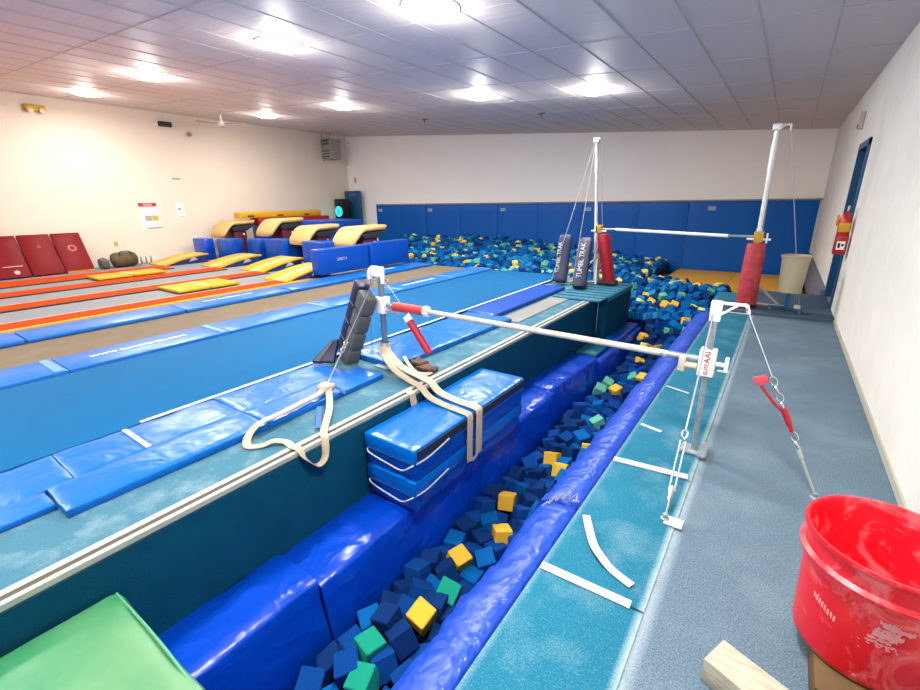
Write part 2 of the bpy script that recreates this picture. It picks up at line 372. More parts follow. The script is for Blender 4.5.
# ------------------------------------------------------------------ left side: lanes
def lane(x0, x1, y1, lab, edgeL=None, edgeR=None, y0=-3.2):
    t = thing('runway_lane', lab, 'runway', ((x0 + x1) / 2, y0, 0), 'orange vault runways on the left floor')
    obj('carpet_strip', B(box(x0, x1, y0, y1, 0, .022, .004)), ORANGE, t)
    if edgeL: obj('edge_stripe', B(box(x0 - .07, x0 - .002, y0, y1, 0, .016)), edgeL, t, 0)
    if edgeR: obj('edge_stripe', B(box(x1 + .002, x1 + .08, y0, y1, 0, .016)), edgeR, t, 0)
EW = mat('edge_white', (226, 208, 190), .8); EY = mat('edge_yellow', (236, 190, 60), .8); ED = mat('edge_dark', (54, 44, 44), .9)
lane(-8.38, -7.94, 5.75, 'nearest orange runway strip, with a yellow border beside the blue mats', EW, EY)
lane(-9.98, -9.48, 5.75, 'second orange runway strip counted from the blue mats', EW, ED)
lane(-11.55, -11.0, 5.6, 'third orange runway strip counted from the blue mats', None, ED)
lane(-13.25, -12.4, 5.0, 'farthest orange runway strip, in front of the dark red mats', None, ED)
def landing(x0, x1, y0, y1, lab):
    t = thing('landing_mat', lab, 'mat', ((x0 + x1) / 2, y0, .02)); L = (y1 - y0) / 2
    for j in range(2): obj('mat_panel', B(pad(x0, x1, y0 + j * L + .01, y0 + (j + 1) * L - .01, .024, .07, .015, .003, 4, .2, j)), YEL, t)
    obj('cross_stripe', B(box(x0 + .06, x1 - .06, y0 + L - .05, y0 + L + .05, .07, .078)), PALEY, t, 0)
landing(-9.42, -8.55, 3.45, 4.6, 'low yellow mat lying between the two nearest orange runways')
landing(-12.36, -11.62, 3.2, 4.55, 'low yellow mat lying on the lanes nearest the brown duffel')

# springboards
def springboard(x, y, wd, lab):
    t = thing('springboard', lab, 'springboard', (x, y, .0), 'yellow vault springboards at the runway ends')
    N = 12; top = []; H = .20; L = 1.15
    for i in range(N + 1):
        s = i / N; top.append((y + s * L, .03 + H * (1 - (1 - s) ** 1.7)))
    low = [(a, b_ - .03) for a, b_ in top][::-1]
    base = [(y + L, .0), (y, .0)]
    st = [(-.5, -.08, YEL), (-.08, .22, PALEY), (.22, .5, YEL)]
    for a, b_, mm in st: obj('deck', B(prism(top + low, 'x', x + a * wd, x + b_ * wd)), mm, t)
    body = [(a, b_ - .035) for a, b_ in top[2:-1]] + [(y + L - .05, .0), (y + .2, .0)]
    side = obj('side_panel', B(prism(body, 'x', x - wd / 2 + .01, x + wd / 2 - .01)), mat('springboard_blue', (14, 48, 120), .5), t)
    M = basis((0, 1, .15), (0, 0, 1), (x + wd / 2 - .006, y + .72, .13))
    obj('maker_mark', B(prism([(-.12, -.05), (.12, -.05), (.02, .07)], 'z', 0, .004, M=M)), mat('mark_grey', (200, 205, 215), .5), t, 0)
springboard(-8.35, 5.2, .8, 'nearest springboard, half hidden behind the tall blue mat')
springboard(-10.1, 5.72, .95, 'second springboard from the tall blue mat, pale yellow middle')
springboard(-11.75, 5.6, .95, 'third springboard from the tall blue mat')
springboard(-13.45, 5.05, .95, 'farthest springboard, beside the left wall')

# vault tables
def vault(x, y, L, zt, lab):
    t = thing('vault_table', lab, 'vault table', (x, y + L / 2, 0), 'tan topped vault tables behind the springboards')
    prof = []
    N = 16; hw = .44
    def zt_(s): return zt - .02 - (.35 * (1 - s / .35) ** 1.6 if s < .35 else 0) + .02 * s
    bm = bmesh.new(); rings = []
    for i in range(N + 1):
        s = i / N; yy = y + s * L; wv = hw * (.78 + .22 * math.sin(PI * min(1, .15 + s * .9)))
        if i in (0, N): wv *= .85
        th = .13 if s > .3 else .13 + .08 * (1 - s / .3)
        if i in (0, N): th *= .5
        c = zt_(s) - th / 2; ring = []
        for kk in range(16):
            a = 2 * PI * kk / 16; ca, sa = math.cos(a), math.sin(a)
            ring.append(bm.verts.new((x + wv * abs(ca) ** .5 * (1 if ca > 0 else -1), yy, c + th / 2 * abs(sa) ** .6 * (1 if sa > 0 else -1))))
        rings.append(ring)
    for a, b_ in zip(rings, rings[1:]):
        for kk in range(16): bm.faces.new((a[kk], a[(kk + 1) % 16], b_[(kk + 1) % 16], b_[kk]))
    bm.faces.new(rings[0]); bm.faces.new(rings[-1][::-1])
    obj('table_top', bm, TAN, t, 60)
    und = [(y + L * .30, zt - .2), (y + L * .42, zt - .15), (y + L * .95, zt - .13), (y + L * .85, zt - .22), (y + L * .72, zt - .3), (y + L * .35, zt - .3)]
    obj('under_pad', B(prism(und, 'x', x - .36, x + .36, .02)), mat('dark_grey_pad', (58, 60, 78), .6), t)
    obj('column_pad', B(box(x - .3, x + .3, y + L * .36, y + L * .72, .12, zt - .3, .03)), mat('maroon_pad', (112, 20, 42), .5), t)
    obj('base_frame', B(box(x - .34, x + .34, y + L * .3, y + L * .8, 0, .12, .03)), mat('base_dark', (40, 50, 80), .5), t)
    obj('knob', B(lathe([(.005, 0), (.03, 0), (.03, .03), (.005, .04)], (0, 0, 0), 12, basis((0, 1, 0), (0, 0, 1), (x + .3, y + L * .62, zt - .4)))), WHITE, t)
vault(-8.6, 7.2, 1.28, .97, 'nearest vault table, above the tall blue mats')
vault(-10.25, 7.15, 1.2, .97, 'second nearest vault table, behind the third blue block')
vault(-12.0, 7.3, 1.2, 1.12, 'third vault table, in front of the yellow and red beams')
vault(-13.6, 6.8, 1.1, 1.06, 'farthest vault table, closest to the left wall')

# padded blocks round the vaults
def block(name, x0, x1, y0, y1, z0, z1, lab, m_=VINYL, grp=None, cat='foam block', logo=None):
    t = thing(name, lab, cat, ((x0 + x1) / 2, (y0 + y1) / 2, z0), grp)
    obj('vinyl_cover', B(pad(x0, x1, y0, y1, z0, z1, .03, .008, 2.5, .2, x0)), m_, t)
    if logo:
        s, yy, zz, sz = logo
        text(s, sz, basis((0, 1, 0), (0, 0, 1), (x1 + .012, yy, zz)), mat('logo_white', (220, 228, 240), .5), t)
    return t
G = 'blue padded blocks around the vault bases'
block('folding_mat', -8.0, -7.72, 5.86, 7.25, .07, .6, 'tall blue folded mat with white lettering in front of the nearest vault', VINYL, None, 'mat', ('SPIETH', 6.45, .36, .09))
block('folding_mat', -7.98, -7.70, 7.28, 8.6, .07, .62, 'tall blue folded mat standing at the edge of the foam pit', VINYL, None, 'mat')
block('foam_block', -9.5, -8.7, 6.75, 7.1, 0, .64, 'blue block behind the lettered tall mat', VINYL, G)
block('foam_block', -9.75, -9.3, 7.15, 7.8, 0, .6, 'dark blue block between the two nearest vaults', VINYL_D, G)
block('foam_block', -11.4, -10.6, 6.95, 7.35, 0, .62, 'blue block in front of the second vault', VINYL, G)
block('foam_block', -11.0, -10.75, 7.4, 7.9, 0, .6, 'blue block left of the second vault', VINYL_D, G)
block('foam_block', -12.2, -11.62, 6.9, 7.25, 0, .6, 'blue block in front of the third vault', VINYL, G)
block('foam_block', -13.05, -12.45, 6.5, 6.95, 0, .6, 'blue block between the two farthest vaults', VINYL, G)
block('foam_block', -14.05, -13.4, 6.32, 6.62, 0, .6, 'blue block nearest the left wall', VINYL_D, G)
block('crash_mat', -12.9, -11.1, 8.8, 10.3, 0, 1.0, 'large blue crash mat stack behind the vaults', VINYL, None, 'crash mat')
# yellow and red beams at the back left
t = block('foam_beam', -13.75, -13.25, 8.0, 10.7, .92, 1.1, 'long red foam beam under the yellow beam at the back left', RED, None, 'foam beam')
t = block('foam_beam', -13.65, -13.3, 7.45, 10.4, 1.105, 1.29, 'long yellow foam beam lying on top of the red beam', YEL, None, 'foam beam')
for yy in (7.8, 8.8, 9.8): obj('strap_handle', B(box(-13.297, -13.285, yy - .1, yy + .1, 1.15, 1.19)), BLACK, t, 0)
block('mat_stack', -13.85, -13.2, 8.1, 10.75, 0, .915, 'dark blue mat stack carrying the red and yellow beams', VINYL_D, None, 'mat')
# corner panel, speaker
t = thing('standing_mat', 'teal folded panel standing on end in the far left corner', 'mat', (-14.05, 12.6, 0))
obj('mat_panel', B(box(-14.44, -13.66, 12.5, 12.66, 0, 1.95, .02)), BLUEPAINT, t)
text('SPIETH', .13, basis((1, 0, 0), (0, 0, 1), (-13.98, 12.495, 1.8)), mat('faded_white', (150, 180, 200), .6), t)
t = thing('speaker', 'black party speaker with a glowing cyan ring by the teal corner panel', 'speaker', (-14.1, 12.05, .95))
obj('cabinet', B(box(-14.36, -13.92, 11.9, 12.25, .95, 1.66, .03)), BLACK, t)
Ms = basis((1, 0, 0), (0, 0, 1), (-14.14, 11.895, 1.2))
obj('light_ring', B(lathe([(.11, 0), (.19, 0), (.19, .012), (.11, .012), (.11, 0)], (0, 0, 0), 28, Ms, True)), mat('cyan_glow', (20, 220, 210), .4, emit=1.3), t)
obj('woofer', B(lathe([(.005, 0), (.10, 0), (.105, .006), (.005, .01)], (0, 0, 0), 24, Ms)), mat('woofer_cyan', (40, 190, 190), .5, emit=.5), t)
obj('tweeter', B(lathe([(.005, 0), (.06, 0), (.06, .012), (.005, .012)], (0, 0, 0), 20, basis((1, 0, 0), (0, 0, 1), (-14.14, 11.895, 1.53)))), mat('grille', (60, 64, 60), .5), t)
block('foam_block', -14.44, -13.88, 11.8, 12.4, 0, .945, 'dark blue block under the black speaker', VINYL_D, None)

# dark red mats leaning on the left wall
for i, (y0, y1, lab) in enumerate([(1.9, 2.62, 'leftmost dark red mat leaning on the left wall, cut by the picture edge'), (2.64, 3.22, 'middle dark red mat leaning on the left wall'),
                                   (3.24, 3.80, 'rightmost dark red mat, with a round ring mark, leaning on the wall')]):
    t = thing('leaning_mat', lab, 'mat', (-13.75, (y0 + y1) / 2, 0), 'dark red mats leaning on the left wall')
    x0 = -13.72; ang = math.radians(-32)
    M = Matrix.Translation((x0, 0, 0)) @ Matrix.Rotation(ang, 4, 'Y')
    obj('mat_panel', B(pad(-.075, 0, y0, y1, .04, 1.08, .02, .003, 3, .2, i, M=M)), DRED, t)
    if i == 2:
        obj('ring_mark', B(lathe([(.05, 0), (.085, 0), (.085, .003), (.05, .003), (.05, 0)], (0, 0, 0), 24, M @ basis((0, 1, 0), (0, 0, 1), (.004, 3.54, .66)), True)), mat('ring_pink', (214, 120, 110), .6), t)
        obj('edge_strip', B(box(-.02, .004, y0 + .02, y1 - .02, .005, .06, M=M)), mat('edge_ochre', (200, 130, 40), .7), t, 0)
    if i == 0:
        obj('lettering', B(box(0.003, .008, 2.2, 2.54, .30, .318, M=M), lathe([(.001, 0), (.05, 0), (.05, .003), (.001, .003)], (0, 0, 0), 16, M @ basis((0, 1, 0), (0, 0, 1), (.004, 2.40, .16)))), mat('off_white', (230, 200, 200), .6), t, 0)
    if i == 1:
        obj('ring_mark', B(lathe([(.02, 0), (.03, 0), (.03, .003), (.02, .003), (.02, 0)], (0, 0, 0), 16, M @ basis((0, 1, 0), (0, 0, 1), (.004, 2.95, .75)), True)), mat('ring_pink', (214, 120, 110), .6), t)
# duffel and small things by the left wall
t = thing('duffel_bag', 'brown camouflage duffel bag on the floor by the left wall', 'bag', (-13.95, 4.5, 0))
prof = []
bm = bmesh.new(); rings = []
for i in range(13):
    s = i / 12; yy = 4.2 + s * .62; k_ = (1 - abs(2 * s - 1) ** 5) ** .5 * .17 + .02
    rings.append([bm.verts.new((-13.95 + k_ * 1.15 * math.cos(a), yy, .19 + k_ * math.sin(a))) for a in [2 * PI * q / 14 for q in range(14)]])
for a, b_ in zip(rings, rings[1:]):
    for q in range(14): bm.faces.new((a[q], a[(q + 1) % 14], b_[(q + 1) % 14], b_[q]))
bm.faces.new(rings[0]); bm.faces.new(rings[-1][::-1])
obj('bag_body', bm, mat('camo', (86, 70, 46), .8, col2=(128, 110, 78), vscale=9), t, 60)
obj('bag_handle', B(tube(spline([(-13.8, 4.38, .3), (-13.78, 4.4, .4), (-13.78, 4.6, .4), (-13.8, 4.64, .3)]), .012, 6)), BLACK, t)
t = thing('gear_pile', 'small grey backpack slumped between the red mats and the duffel', 'bag', (-13.95, 4.05, 0))
obj('bag_body', B(pad(-14.1, -13.82, 3.96, 4.16, 0, .26, .07, .02, 7, .07, 3)), mat('bag_grey', (118, 118, 112), .85, var=.25, vscale=12), t)
obj('front_pocket', B(box(-13.83, -13.78, 3.99, 4.13, .03, .14, .02)), mat('bag_grey_dark', (90, 92, 92), .85), t)
for k, (yy, lab) in enumerate([(4.98, 'left one of three small grey cones by the left wall'), (5.1, 'middle one of three small grey cones by the left wall'), (5.22, 'right one of three small grey cones by the left wall')]):
    o = finish('training_cone', B(lathe([(.05, 0), (.05, .012), (.03, .015), (.012, .2), (.003, .21)], (-14.2, yy, 0), 12)), mat('cone_grey', (150, 150, 140), .6)); tag(o, lab, 'cone', 'small grey cones by the left wall')

# left wall fittings
t = thing('emergency_light', 'yellow emergency lamp high on the left wall', 'emergency light', (-14.5, 3.65, 3.68))
obj('lamp_housing', B(box(-14.5, -14.38, 3.46, 3.84, 3.6, 3.74, .02)), mat('amber', (226, 184, 60), .5), t)
for q in (3.54, 3.76): obj('lamp_head', B(lathe([(.01, 0), (.05, .0), (.06, .05), (.01, .055)], (0, 0, 0), 14, basis((0, 1, 0), (0, 0, 1), (-14.38, q, 3.62)))), mat('amber_lens', (240, 205, 110), .3), t)
t = thing('wall_speaker', 'small dark speaker high on the left wall with a white bracket', 'speaker', (-14.5, 6.35, 3.64))
obj('speaker_box', B(box(-14.48, -14.36, 6.2, 6.52, 3.58, 3.7, .01)), BLACK, t)
obj('bracket', B(box(-14.5, -14.46, 6.12, 6.24, 3.6, 3.68)), WHITE, t, 0)
o = finish('security_camera', B(box(-14.5, -14.42, 6.93, 7.02, 3.42, 3.5, .01), lathe([(.01, 0), (.04, 0), (.04, .08), (.01, .09)], (0, 0, 0), 12, basis((0, 1, 0), (0, 0, 1), (-14.42, 6.96, 3.42)))), mat('cam_grey', (140, 140, 136), .5)); tag(o, 'small grey camera on the left wall right of the dark speaker', 'camera')
t = thing('rules_poster', 'white poster with red header on the left wall', 'poster', (-14.5, 5.52, 1.2))
M = basis((0, 1, 0), (0, 0, 1), (-14.498, 5.53, 1.23))
PW = mat('poster_white', (246, 240, 232), .6)
obj('paper', B(box(-.24, .24, -.37, .37, 0, .006, M=M)), PW, t, 0)
obj('header_band', B(box(-.23, .22, .26, .36, .006, .009, M=M)), mat('poster_red', (206, 62, 60), .6), t, 0)
text('RULES', .075, M @ Matrix.Translation((0, .31, .0095)), WHITE, t, depth=.0005)
obj('footer_band', B(box(-.12, .24, -.33, -.30, .006, .009, M=M)), mat('poster_red2', (196, 80, 72), .6), t, 0)
obj('picture_block', B(box(-.12, .04, -.12, .02, .006, .009, M=M)), mat('poster_grey', (180, 196, 196), .6), t, 0)
obj('picture_block', B(box(.05, .21, -.12, .02, .006, .009, M=M)), mat('poster_yellow', (232, 208, 90), .6), t, 0)
t = thing('paper_notice', 'small white paper notice on the left wall right of the poster', 'notice', (-14.5, 6.35, 1.4))
M = basis((0, 1, 0), (0, 0, 1), (-14.498, 6.36, 1.38))
obj('paper', B(box(-.11, .11, -.2, .2, 0, .004, M=M)), PW, t, 0); obj('ink_mark', B(box(-.06, .02, .0, .05, .004, .006, M=M)), mat('ink_grey', (150, 160, 166), .6), t, 0); obj('ink_mark', B(box(-.05, .09, -.19, -.175, .004, .006, M=M)), mat('ink_grey', (150, 160, 166), .6), t, 0)
o = finish('wall_plate', B(box(-14.5, -14.49, 6.3, 6.52, 2.21, 2.26)), mat('plate_grey', (190, 186, 176), .6), None, 0); tag(o, 'thin beige strip on the left wall above the paper notice', 'wall plate')
o = finish('wall_outlet', B(box(-14.5, -14.485, 4.55, 4.63, .5, .62, .004)), mat('outlet_yellow', (226, 206, 110), .6), None, 0); tag(o, 'small yellowish outlet on the left wall above the duffel', 'outlet')
o = finish('wall_mark', B(box(0, .12, -.09, .09, 0, .004, M=basis(BU, (0, 0, 1), bw(-14.2, 0, 2.35)))), mat('pink_sign', (240, 180, 168), .6), None, 0); tag(o, 'small pink sign on the back wall above the teal panel', 'sign')

# ceiling fan
t = thing('ceiling_fan', 'white ceiling fan hanging near the left wall', 'ceiling fan', (-13.3, 7.35, zc(-13.3)))
zf = zc(-13.3)
obj('down_rod', B(tube([(-13.3, 7.35, zf), (-13.3, 7.35, zf - .2)], .03)), WHITE, t)
obj('motor', B(lathe([(.02, 0), (.1, -.02), (.11, -.08), (.05, -.12), (.01, -.13)], (-13.3, 7.35, zf - .15), 20)), WHITE, t)
for q in range(3):
    M = rotM((-13.3, 7.35, zf - .22), 0, 0, .5 + q * 2 * PI / 3)
    obj('blade', B(box(.1, .68, -.06, .06, -.006, .006, .003, M=M @ Matrix.Rotation(.2, 4, 'X'))), mat('blade_cream', (214, 204, 192), .6), t)
# heater
t = thing('unit_heater', 'grey louvred unit heater hanging in the far left corner', 'heater', (-14.1, 12.2, 3.0))
HG = mat('heater_grey', (150, 148, 144), .5); HD = mat('heater_dark', (70, 68, 66), .6)
hx0, hx1, hy = -14.44, -13.95, 11.6
obj('cabinet', B(box(hx0, hx1, hy, 12.1, 3.06, 3.74, .01)), HG, t)
for q in range(6): obj('louvre', B(box(hx0 + .04, hx1 - .04, hy - .025, hy + .005, 3.12 + q * .095, 3.15 + q * .095)), HG if q > 2 else HD, t, 0)
obj('front_grille', B(box(hx0 + .05, hx1 - .05, hy - .008, hy, 3.5, 3.7)), HD, t, 0)
for xx in (hx0 + .02, hx1 - .02): obj('hanger_rod', B(tube([(xx, 11.65, 3.0), (xx, 11.65, zc(xx))], .012, 8)), HG, t)
for i, (x, y, lab) in enumerate([(-8.1, 9.9, 'left ceiling sprinkler head above the back wall pads'), (-4.85, 10.0, 'right ceiling sprinkler head left of the tall upright')]):
    z = zc(x); t = thing('sprinkler', lab, 'sprinkler', (x, y, z), 'sprinkler heads on the far ceiling')
    obj('pipe', B(tube([(x, y, z), (x, y, z - .09)], .014, 8)), mat('brass_dark', (96, 86, 80), .4, .6), t)
    obj('deflector', B(box(x - .08, x + .08, y - .02, y + .02, z - .03, z - .01)), mat('brass_dark', (96, 86, 80), .4, .6), t, 0)

# ------------------------------------------------------------------ runway (long tumbling strip) and borders
o = finish('tumbling_strip', B(box(-5.22, -3.52, -3.4, 8.62, 0, .035, .01)), RUNWAY); tag(o, 'wide teal blue tumbling strip running to the foam pit', 'tumbling strip')
ordn = ['nearest', 'second', 'third', 'fourth', 'fifth', 'sixth', 'seventh', 'farthest']
BPL = mat('border_pad_blue', (30, 126, 228), .36, crinkle=.15, cscale=2.5, coat=.05, spec=.4)
ys = [-2.05, -.5, 1.05, 2.6, 4.15, 5.7, 7.25, 8.6]
for i in range(len(ys) - 1):
    t = thing('border_pad', f'{ordn[i]} blue border pad along the far side of the tumbling strip', 'pad', (-5.5, ys[i], 0), 'blue border pads beside the tumbling strip')
    obj('vinyl_cover', B(pad(-5.8, -5.24, ys[i] + .003, ys[i + 1] - .003, .0, .06, .01, .004, 3, .2, i)), BPL, t)
    obj('velcro_flap', B(box(-5.78, -5.26, ys[i + 1] - .10, ys[i + 1] - .03, .055, .066)), mat('flap_light', (120, 176, 232), .5), t, 0)
    if ys[i] in (1.05, 5.7): text('www.tumbltrak.com', .11, basis((0, 1, 0), (-1, 0, 0), (-5.52, ys[i] + .70, .066)), mat('pure_white', (255, 255, 255), .6), t, depth=.002)
ys = [-2.4, -.65, 1.1, 2.85, 4.6, 6.35, 8.6]
for i in range(len(ys) - 1):
    t = thing('floor_mat', f'{ordn[i]} blue mat in the row between tan carpet and orange runways', 'mat', (-7.1, ys[i], 0), 'blue mats in a row beside the tan carpet')
    obj('vinyl_cover', B(pad(-7.5, -6.93, ys[i] + .006, ys[i + 1] - .006, .007, .065, .02, .004, 3, .2, i + 20)), BPL if i < 4 else VINYL_L, t)
    if i in (3, 5): text('www.tumbltrak.com', .10, basis((0, 1, 0), (-1, 0, 0), (-7.25, ys[i] + .8, .071)), mat('pure_white', (255, 255, 255), .6), t, depth=.002)

# blue folding mats between tumbling strip and ledge
def foldmat(name, x0, x1, y0, y1, z1, lab, m_=VINYL_L, folds=2, seed=0, rz=0, puff=.002, along='y', amp=.01, z0=.0):
    t = thing(name, lab, 'mat', ((x0 + x1) / 2, (y0 + y1) / 2, z0)); cx, cy = (x0 + x1) / 2, (y0 + y1) / 2
    M = Matrix.Translation((cx, cy, 0)) @ Matrix.Rotation(rz, 4, 'Z') @ Matrix.Translation((-cx, -cy, 0))
    for j in range(folds):
        if along == 'y': a, b_ = y0 + (y1 - y0) * j / folds, y0 + (y1 - y0) * (j + 1) / folds; g = pad(x0, x1, a + .001, b_ - .001, z0, z1, .009, amp * .6, 6, .06, seed + j, M=M, puff=puff)
        else: a, b_ = x0 + (x1 - x0) * j / folds, x0 + (x1 - x0) * (j + 1) / folds; g = pad(a + .001, b_ - .001, y0, y1, z0, z1, .009, amp * .6, 6, .06, seed + j, M=M, puff=puff)
        obj('mat_panel', B(g), m_, t)
    return t
foldmat('folding_mat', -3.055, -2.86, -1.5, .365, .036, 'narrow blue mat at the left picture edge, nearest on the ledge', VINYL_L, 1, 1, amp=.012)
foldmat('folding_mat', -3.5, -3.057, -1.5, 2.5, .036, 'inner blue folding mat in the double row left of the cream straps', VINYL_L, 4, 5, amp=.014)
foldmat('folding_mat', -3.055, -2.72, .37, 2.62, .048, 'outer blue folding mat along the ledge left of the cream straps', VINYL_L, 2, 9, amp=.014)
foldmat('folding_mat', -3.42, -2.74, 2.85, 4.95, .055, 'blue folding mat with bright wrinkles just beyond the near upright', VINYL_L, 2, 14, rz=-.035, amp=.016)
foldmat('folding_mat', -3.44, -2.98, 4.95, 7.35, .06, 'long narrow blue mat pointing at the navy pads', VINYL, 1, 19, amp=.006)
o = finish('tape_line', B(box(-3.545, -3.505, 1.0, 7.95, .035, .04)), TAPE, None, 0); tag(o, 'long white tape line along the edge of the tumbling strip', 'tape')
o = finish('tape_line', B(box(-3.48, -3.08, .87, .90, .038, .046)), TAPE, None, 0); tag(o, 'short white tape line across the inner blue mat', 'tape')
# chalky plywood strip by the far part of the ledge
o = finish('plywood_strip', B(box(-2.92, -2.62, 4.95, 7.4, 0, .01)), chalky('chalk_ply', (168, 170, 166), (200, 200, 196), .5, 4., fine=.2), None, 0); tag(o, 'pale chalky board strip on the ledge in front of the navy pads', 'board')
# striped teal mat draped on the ledge corner
t = thing('striped_mat', 'teal mat with dark cross stripes at the far corner of the left platform', 'mat', (-2.5, 7.5, 0))
obj('mat_panel', B(pad(-2.9, -2.12, 6.62, 8.36, .001, .04, .015, .004, 5, .12, 4)), TEALM, t)
obj('fold_stripe', B(*[box(-2.885, -2.13, 6.75 + k * .22, 6.775 + k * .22, .035, .046) for k in range(8)]), mat('stripe_dark', (14, 60, 84), .6), t, 0)
obj('side_flap', B(pad(-2.128, -2.10, 6.98, 8.36, -.05, .03, .01, .003, 5, .12, 4)), TEALM, t)
o = finish('hanging_strap', B(ribbon([(-2.262, 6.94, .04), (-2.25, 6.94, .0), (-2.25, 6.94, -.3), (-2.26, 6.98, -.58)], .035, .004, (0, 1, 0))), TAPE); tag(o, 'white strap hanging down the teal pit wall', 'strap')

# ------------------------------------------------------------------ the pit: bolsters on the left side
def bolster(y0, y1, zt, xe, lab, seed, zb=-1.45, m_=VINYL_D, zslope=0., xm=-9.):
    t = thing('pit_bolster', lab, 'pit padding', (-2.1, (y0 + y1) / 2, zb))
    n = max(6, int((y1 - y0) / .07)); bm = bmesh.new(); rings = []
    for i in range(n + 1):
        s = i / n; y = y0 + (y1 - y0) * s; e = .012 * (1 - min(1, min(s, 1 - s) * 20)) ** 2; z_ = zt + zslope * s
        sec = [(-2.285, zb), (-2.285, z_ - .3), (-2.285, z_ - e - .01), (-2.22, z_ - e), (-2.13, z_ + .0 - e), (-2.05, z_ - e), (-1.98, z_ - .002 - e), (xe - .012, z_ - .006 - e), (xe, z_ - .03 - e), (xe + .01, z_ - .14),
               (xe + .035, z_ - .28), (xe + .05, z_ - .38), (xe + .06, z_ - .5), (xe + .07, zb)]
        ring = []
        for j, (xx, zz) in enumerate(sec):
            xx = max(xx, xm); q = Vector((xx * 2 + seed, y * 3.2, zz * 1.2)); k_ = noise.noise(q) * .022 + noise.noise(Vector((seed, y * 9 + xx * 9, zz * 2))) * .013 + abs(noise.noise(Vector((seed + 4, y * 7 + zz * 3, zz * 1.5)))) * .03
            if j < 3: k_ = 0
            dx = k_ if j >= 8 else 0; dz = k_ * .9 if j < 9 else 0
            ring.append(bm.verts.new((xx + dx, y, zz + dz)))
        rings.append(ring)
    for a, b_ in zip(rings, rings[1:]):
        for j in range(len(a) - 1): bm.faces.new((a[j], b_[j], b_[j + 1], a[j + 1]))
        bm.faces.new((a[-1], b_[-1], b_[0], a[0]))
    bm.faces.new(rings[0]); bm.faces.new(rings[-1][::-1])
    obj('vinyl_cover', bm, m_, t, 70)
    return t
bolster(-1.2, 1.18, -.59, -1.90, 'nearest blue vinyl bolster in the pit, beside the green mat', 1)
bolster(1.19, 4.5, -.62, -1.88, 'long blue vinyl bolster carrying the strapped mat stack', 2)
bolster(4.52, 6.05, -.60, -1.92, 'short blue vinyl bolster beyond the strapped stack', 3, zslope=-.06)
bolster(6.96, 8.3, -.72, -1.86, 'farthest blue vinyl bolster by the platform corner', 4, xm=-2.12)
bolster(6.07, 6.95, -.72, -1.87, 'shortest blue vinyl bolster, topped by the small teal mat', 7)
foldmat('pit_mat', -2.27, -1.96, 6.15, 6.93, -.655, 'small teal mat lying on the shortest bolster', TEALM, 1, 31, z0=-.705, amp=.003, puff=0)
foldmat('pit_mat', -2.12, -1.90, 7.0, 8.2, -.64, 'flat blue mat lying on the farthest bolster', VINYL, 1, 32, z0=-.705, amp=.003, puff=0)

# strapped stack of mats
def stackmat(z0, z1, lab, seed, x1):
    t = thing('folded_mat', lab, 'mat', (-2.02, 2.7, z0), 'strapped stack of blue mats in the pit'); h = (z1 - z0) / 2
    for j in range(2):
        dx = .012 * (j - .5)
        obj('mat_panel', B(pad(-2.262 , x1 + dx, 1.96 - .02 * j, 3.5 + .015 * j, z0 + j * h + .002, z0 + (j + 1) * h - .001, .012, .006, 4, .08, seed + j, puff=.002 if j else 0)), VINYL_L if j else VINYL, t)
    if seed > 50: obj('velcro_edge', B(box(x1 + .004, x1 + .018, 1.97, 3.49, z1 - h * .62, z1 - h * .12)), mat('velcro_navy', (10, 34, 66), .8), t, 0)
    zz = z0 + h * .9; P = spline([(-2.25, 1.95, zz + .015), (-2.2, 1.925, zz - .0), (-2.0, 1.915, zz - .02), (x1 - .1, 1.92, zz - .03), (x1 - .02, 1.93, zz + .02), (x1 + .03, 2.05, zz + .05), (x1 + .03, 2.3, zz + .08)])
    obj('carry_cord', B(tube(P, .006, 6)), TAPE, t)
stackmat(-.60, -.345, 'lower folded blue mat of the stack strapped in the pit', 44, -1.80)
stackmat(-.34, -.085, 'upper folded blue mat of the stack, under the cream straps', 52, -1.785)

# green mat at bottom left
t = thing('crash_mat', 'green mat in the lower left corner, over the near end of the pit', 'mat', (-1.75, -.3, -.5))
obj('vinyl_cover', B(pad(-2.25, -1.40, -1.1, .40, -.565, -.17, .05, .012, 2.2, .1, 77, puff=.03)), GREEN, t)
obj('seam_piping', B(tube([(-2.22, .376, -.182), (-1.9, .38, -.166), (-1.7, .38, -.166), (-1.43, .375, -.182)], .006, 6)), mat('piping_green', (96, 190, 140), .5), t)

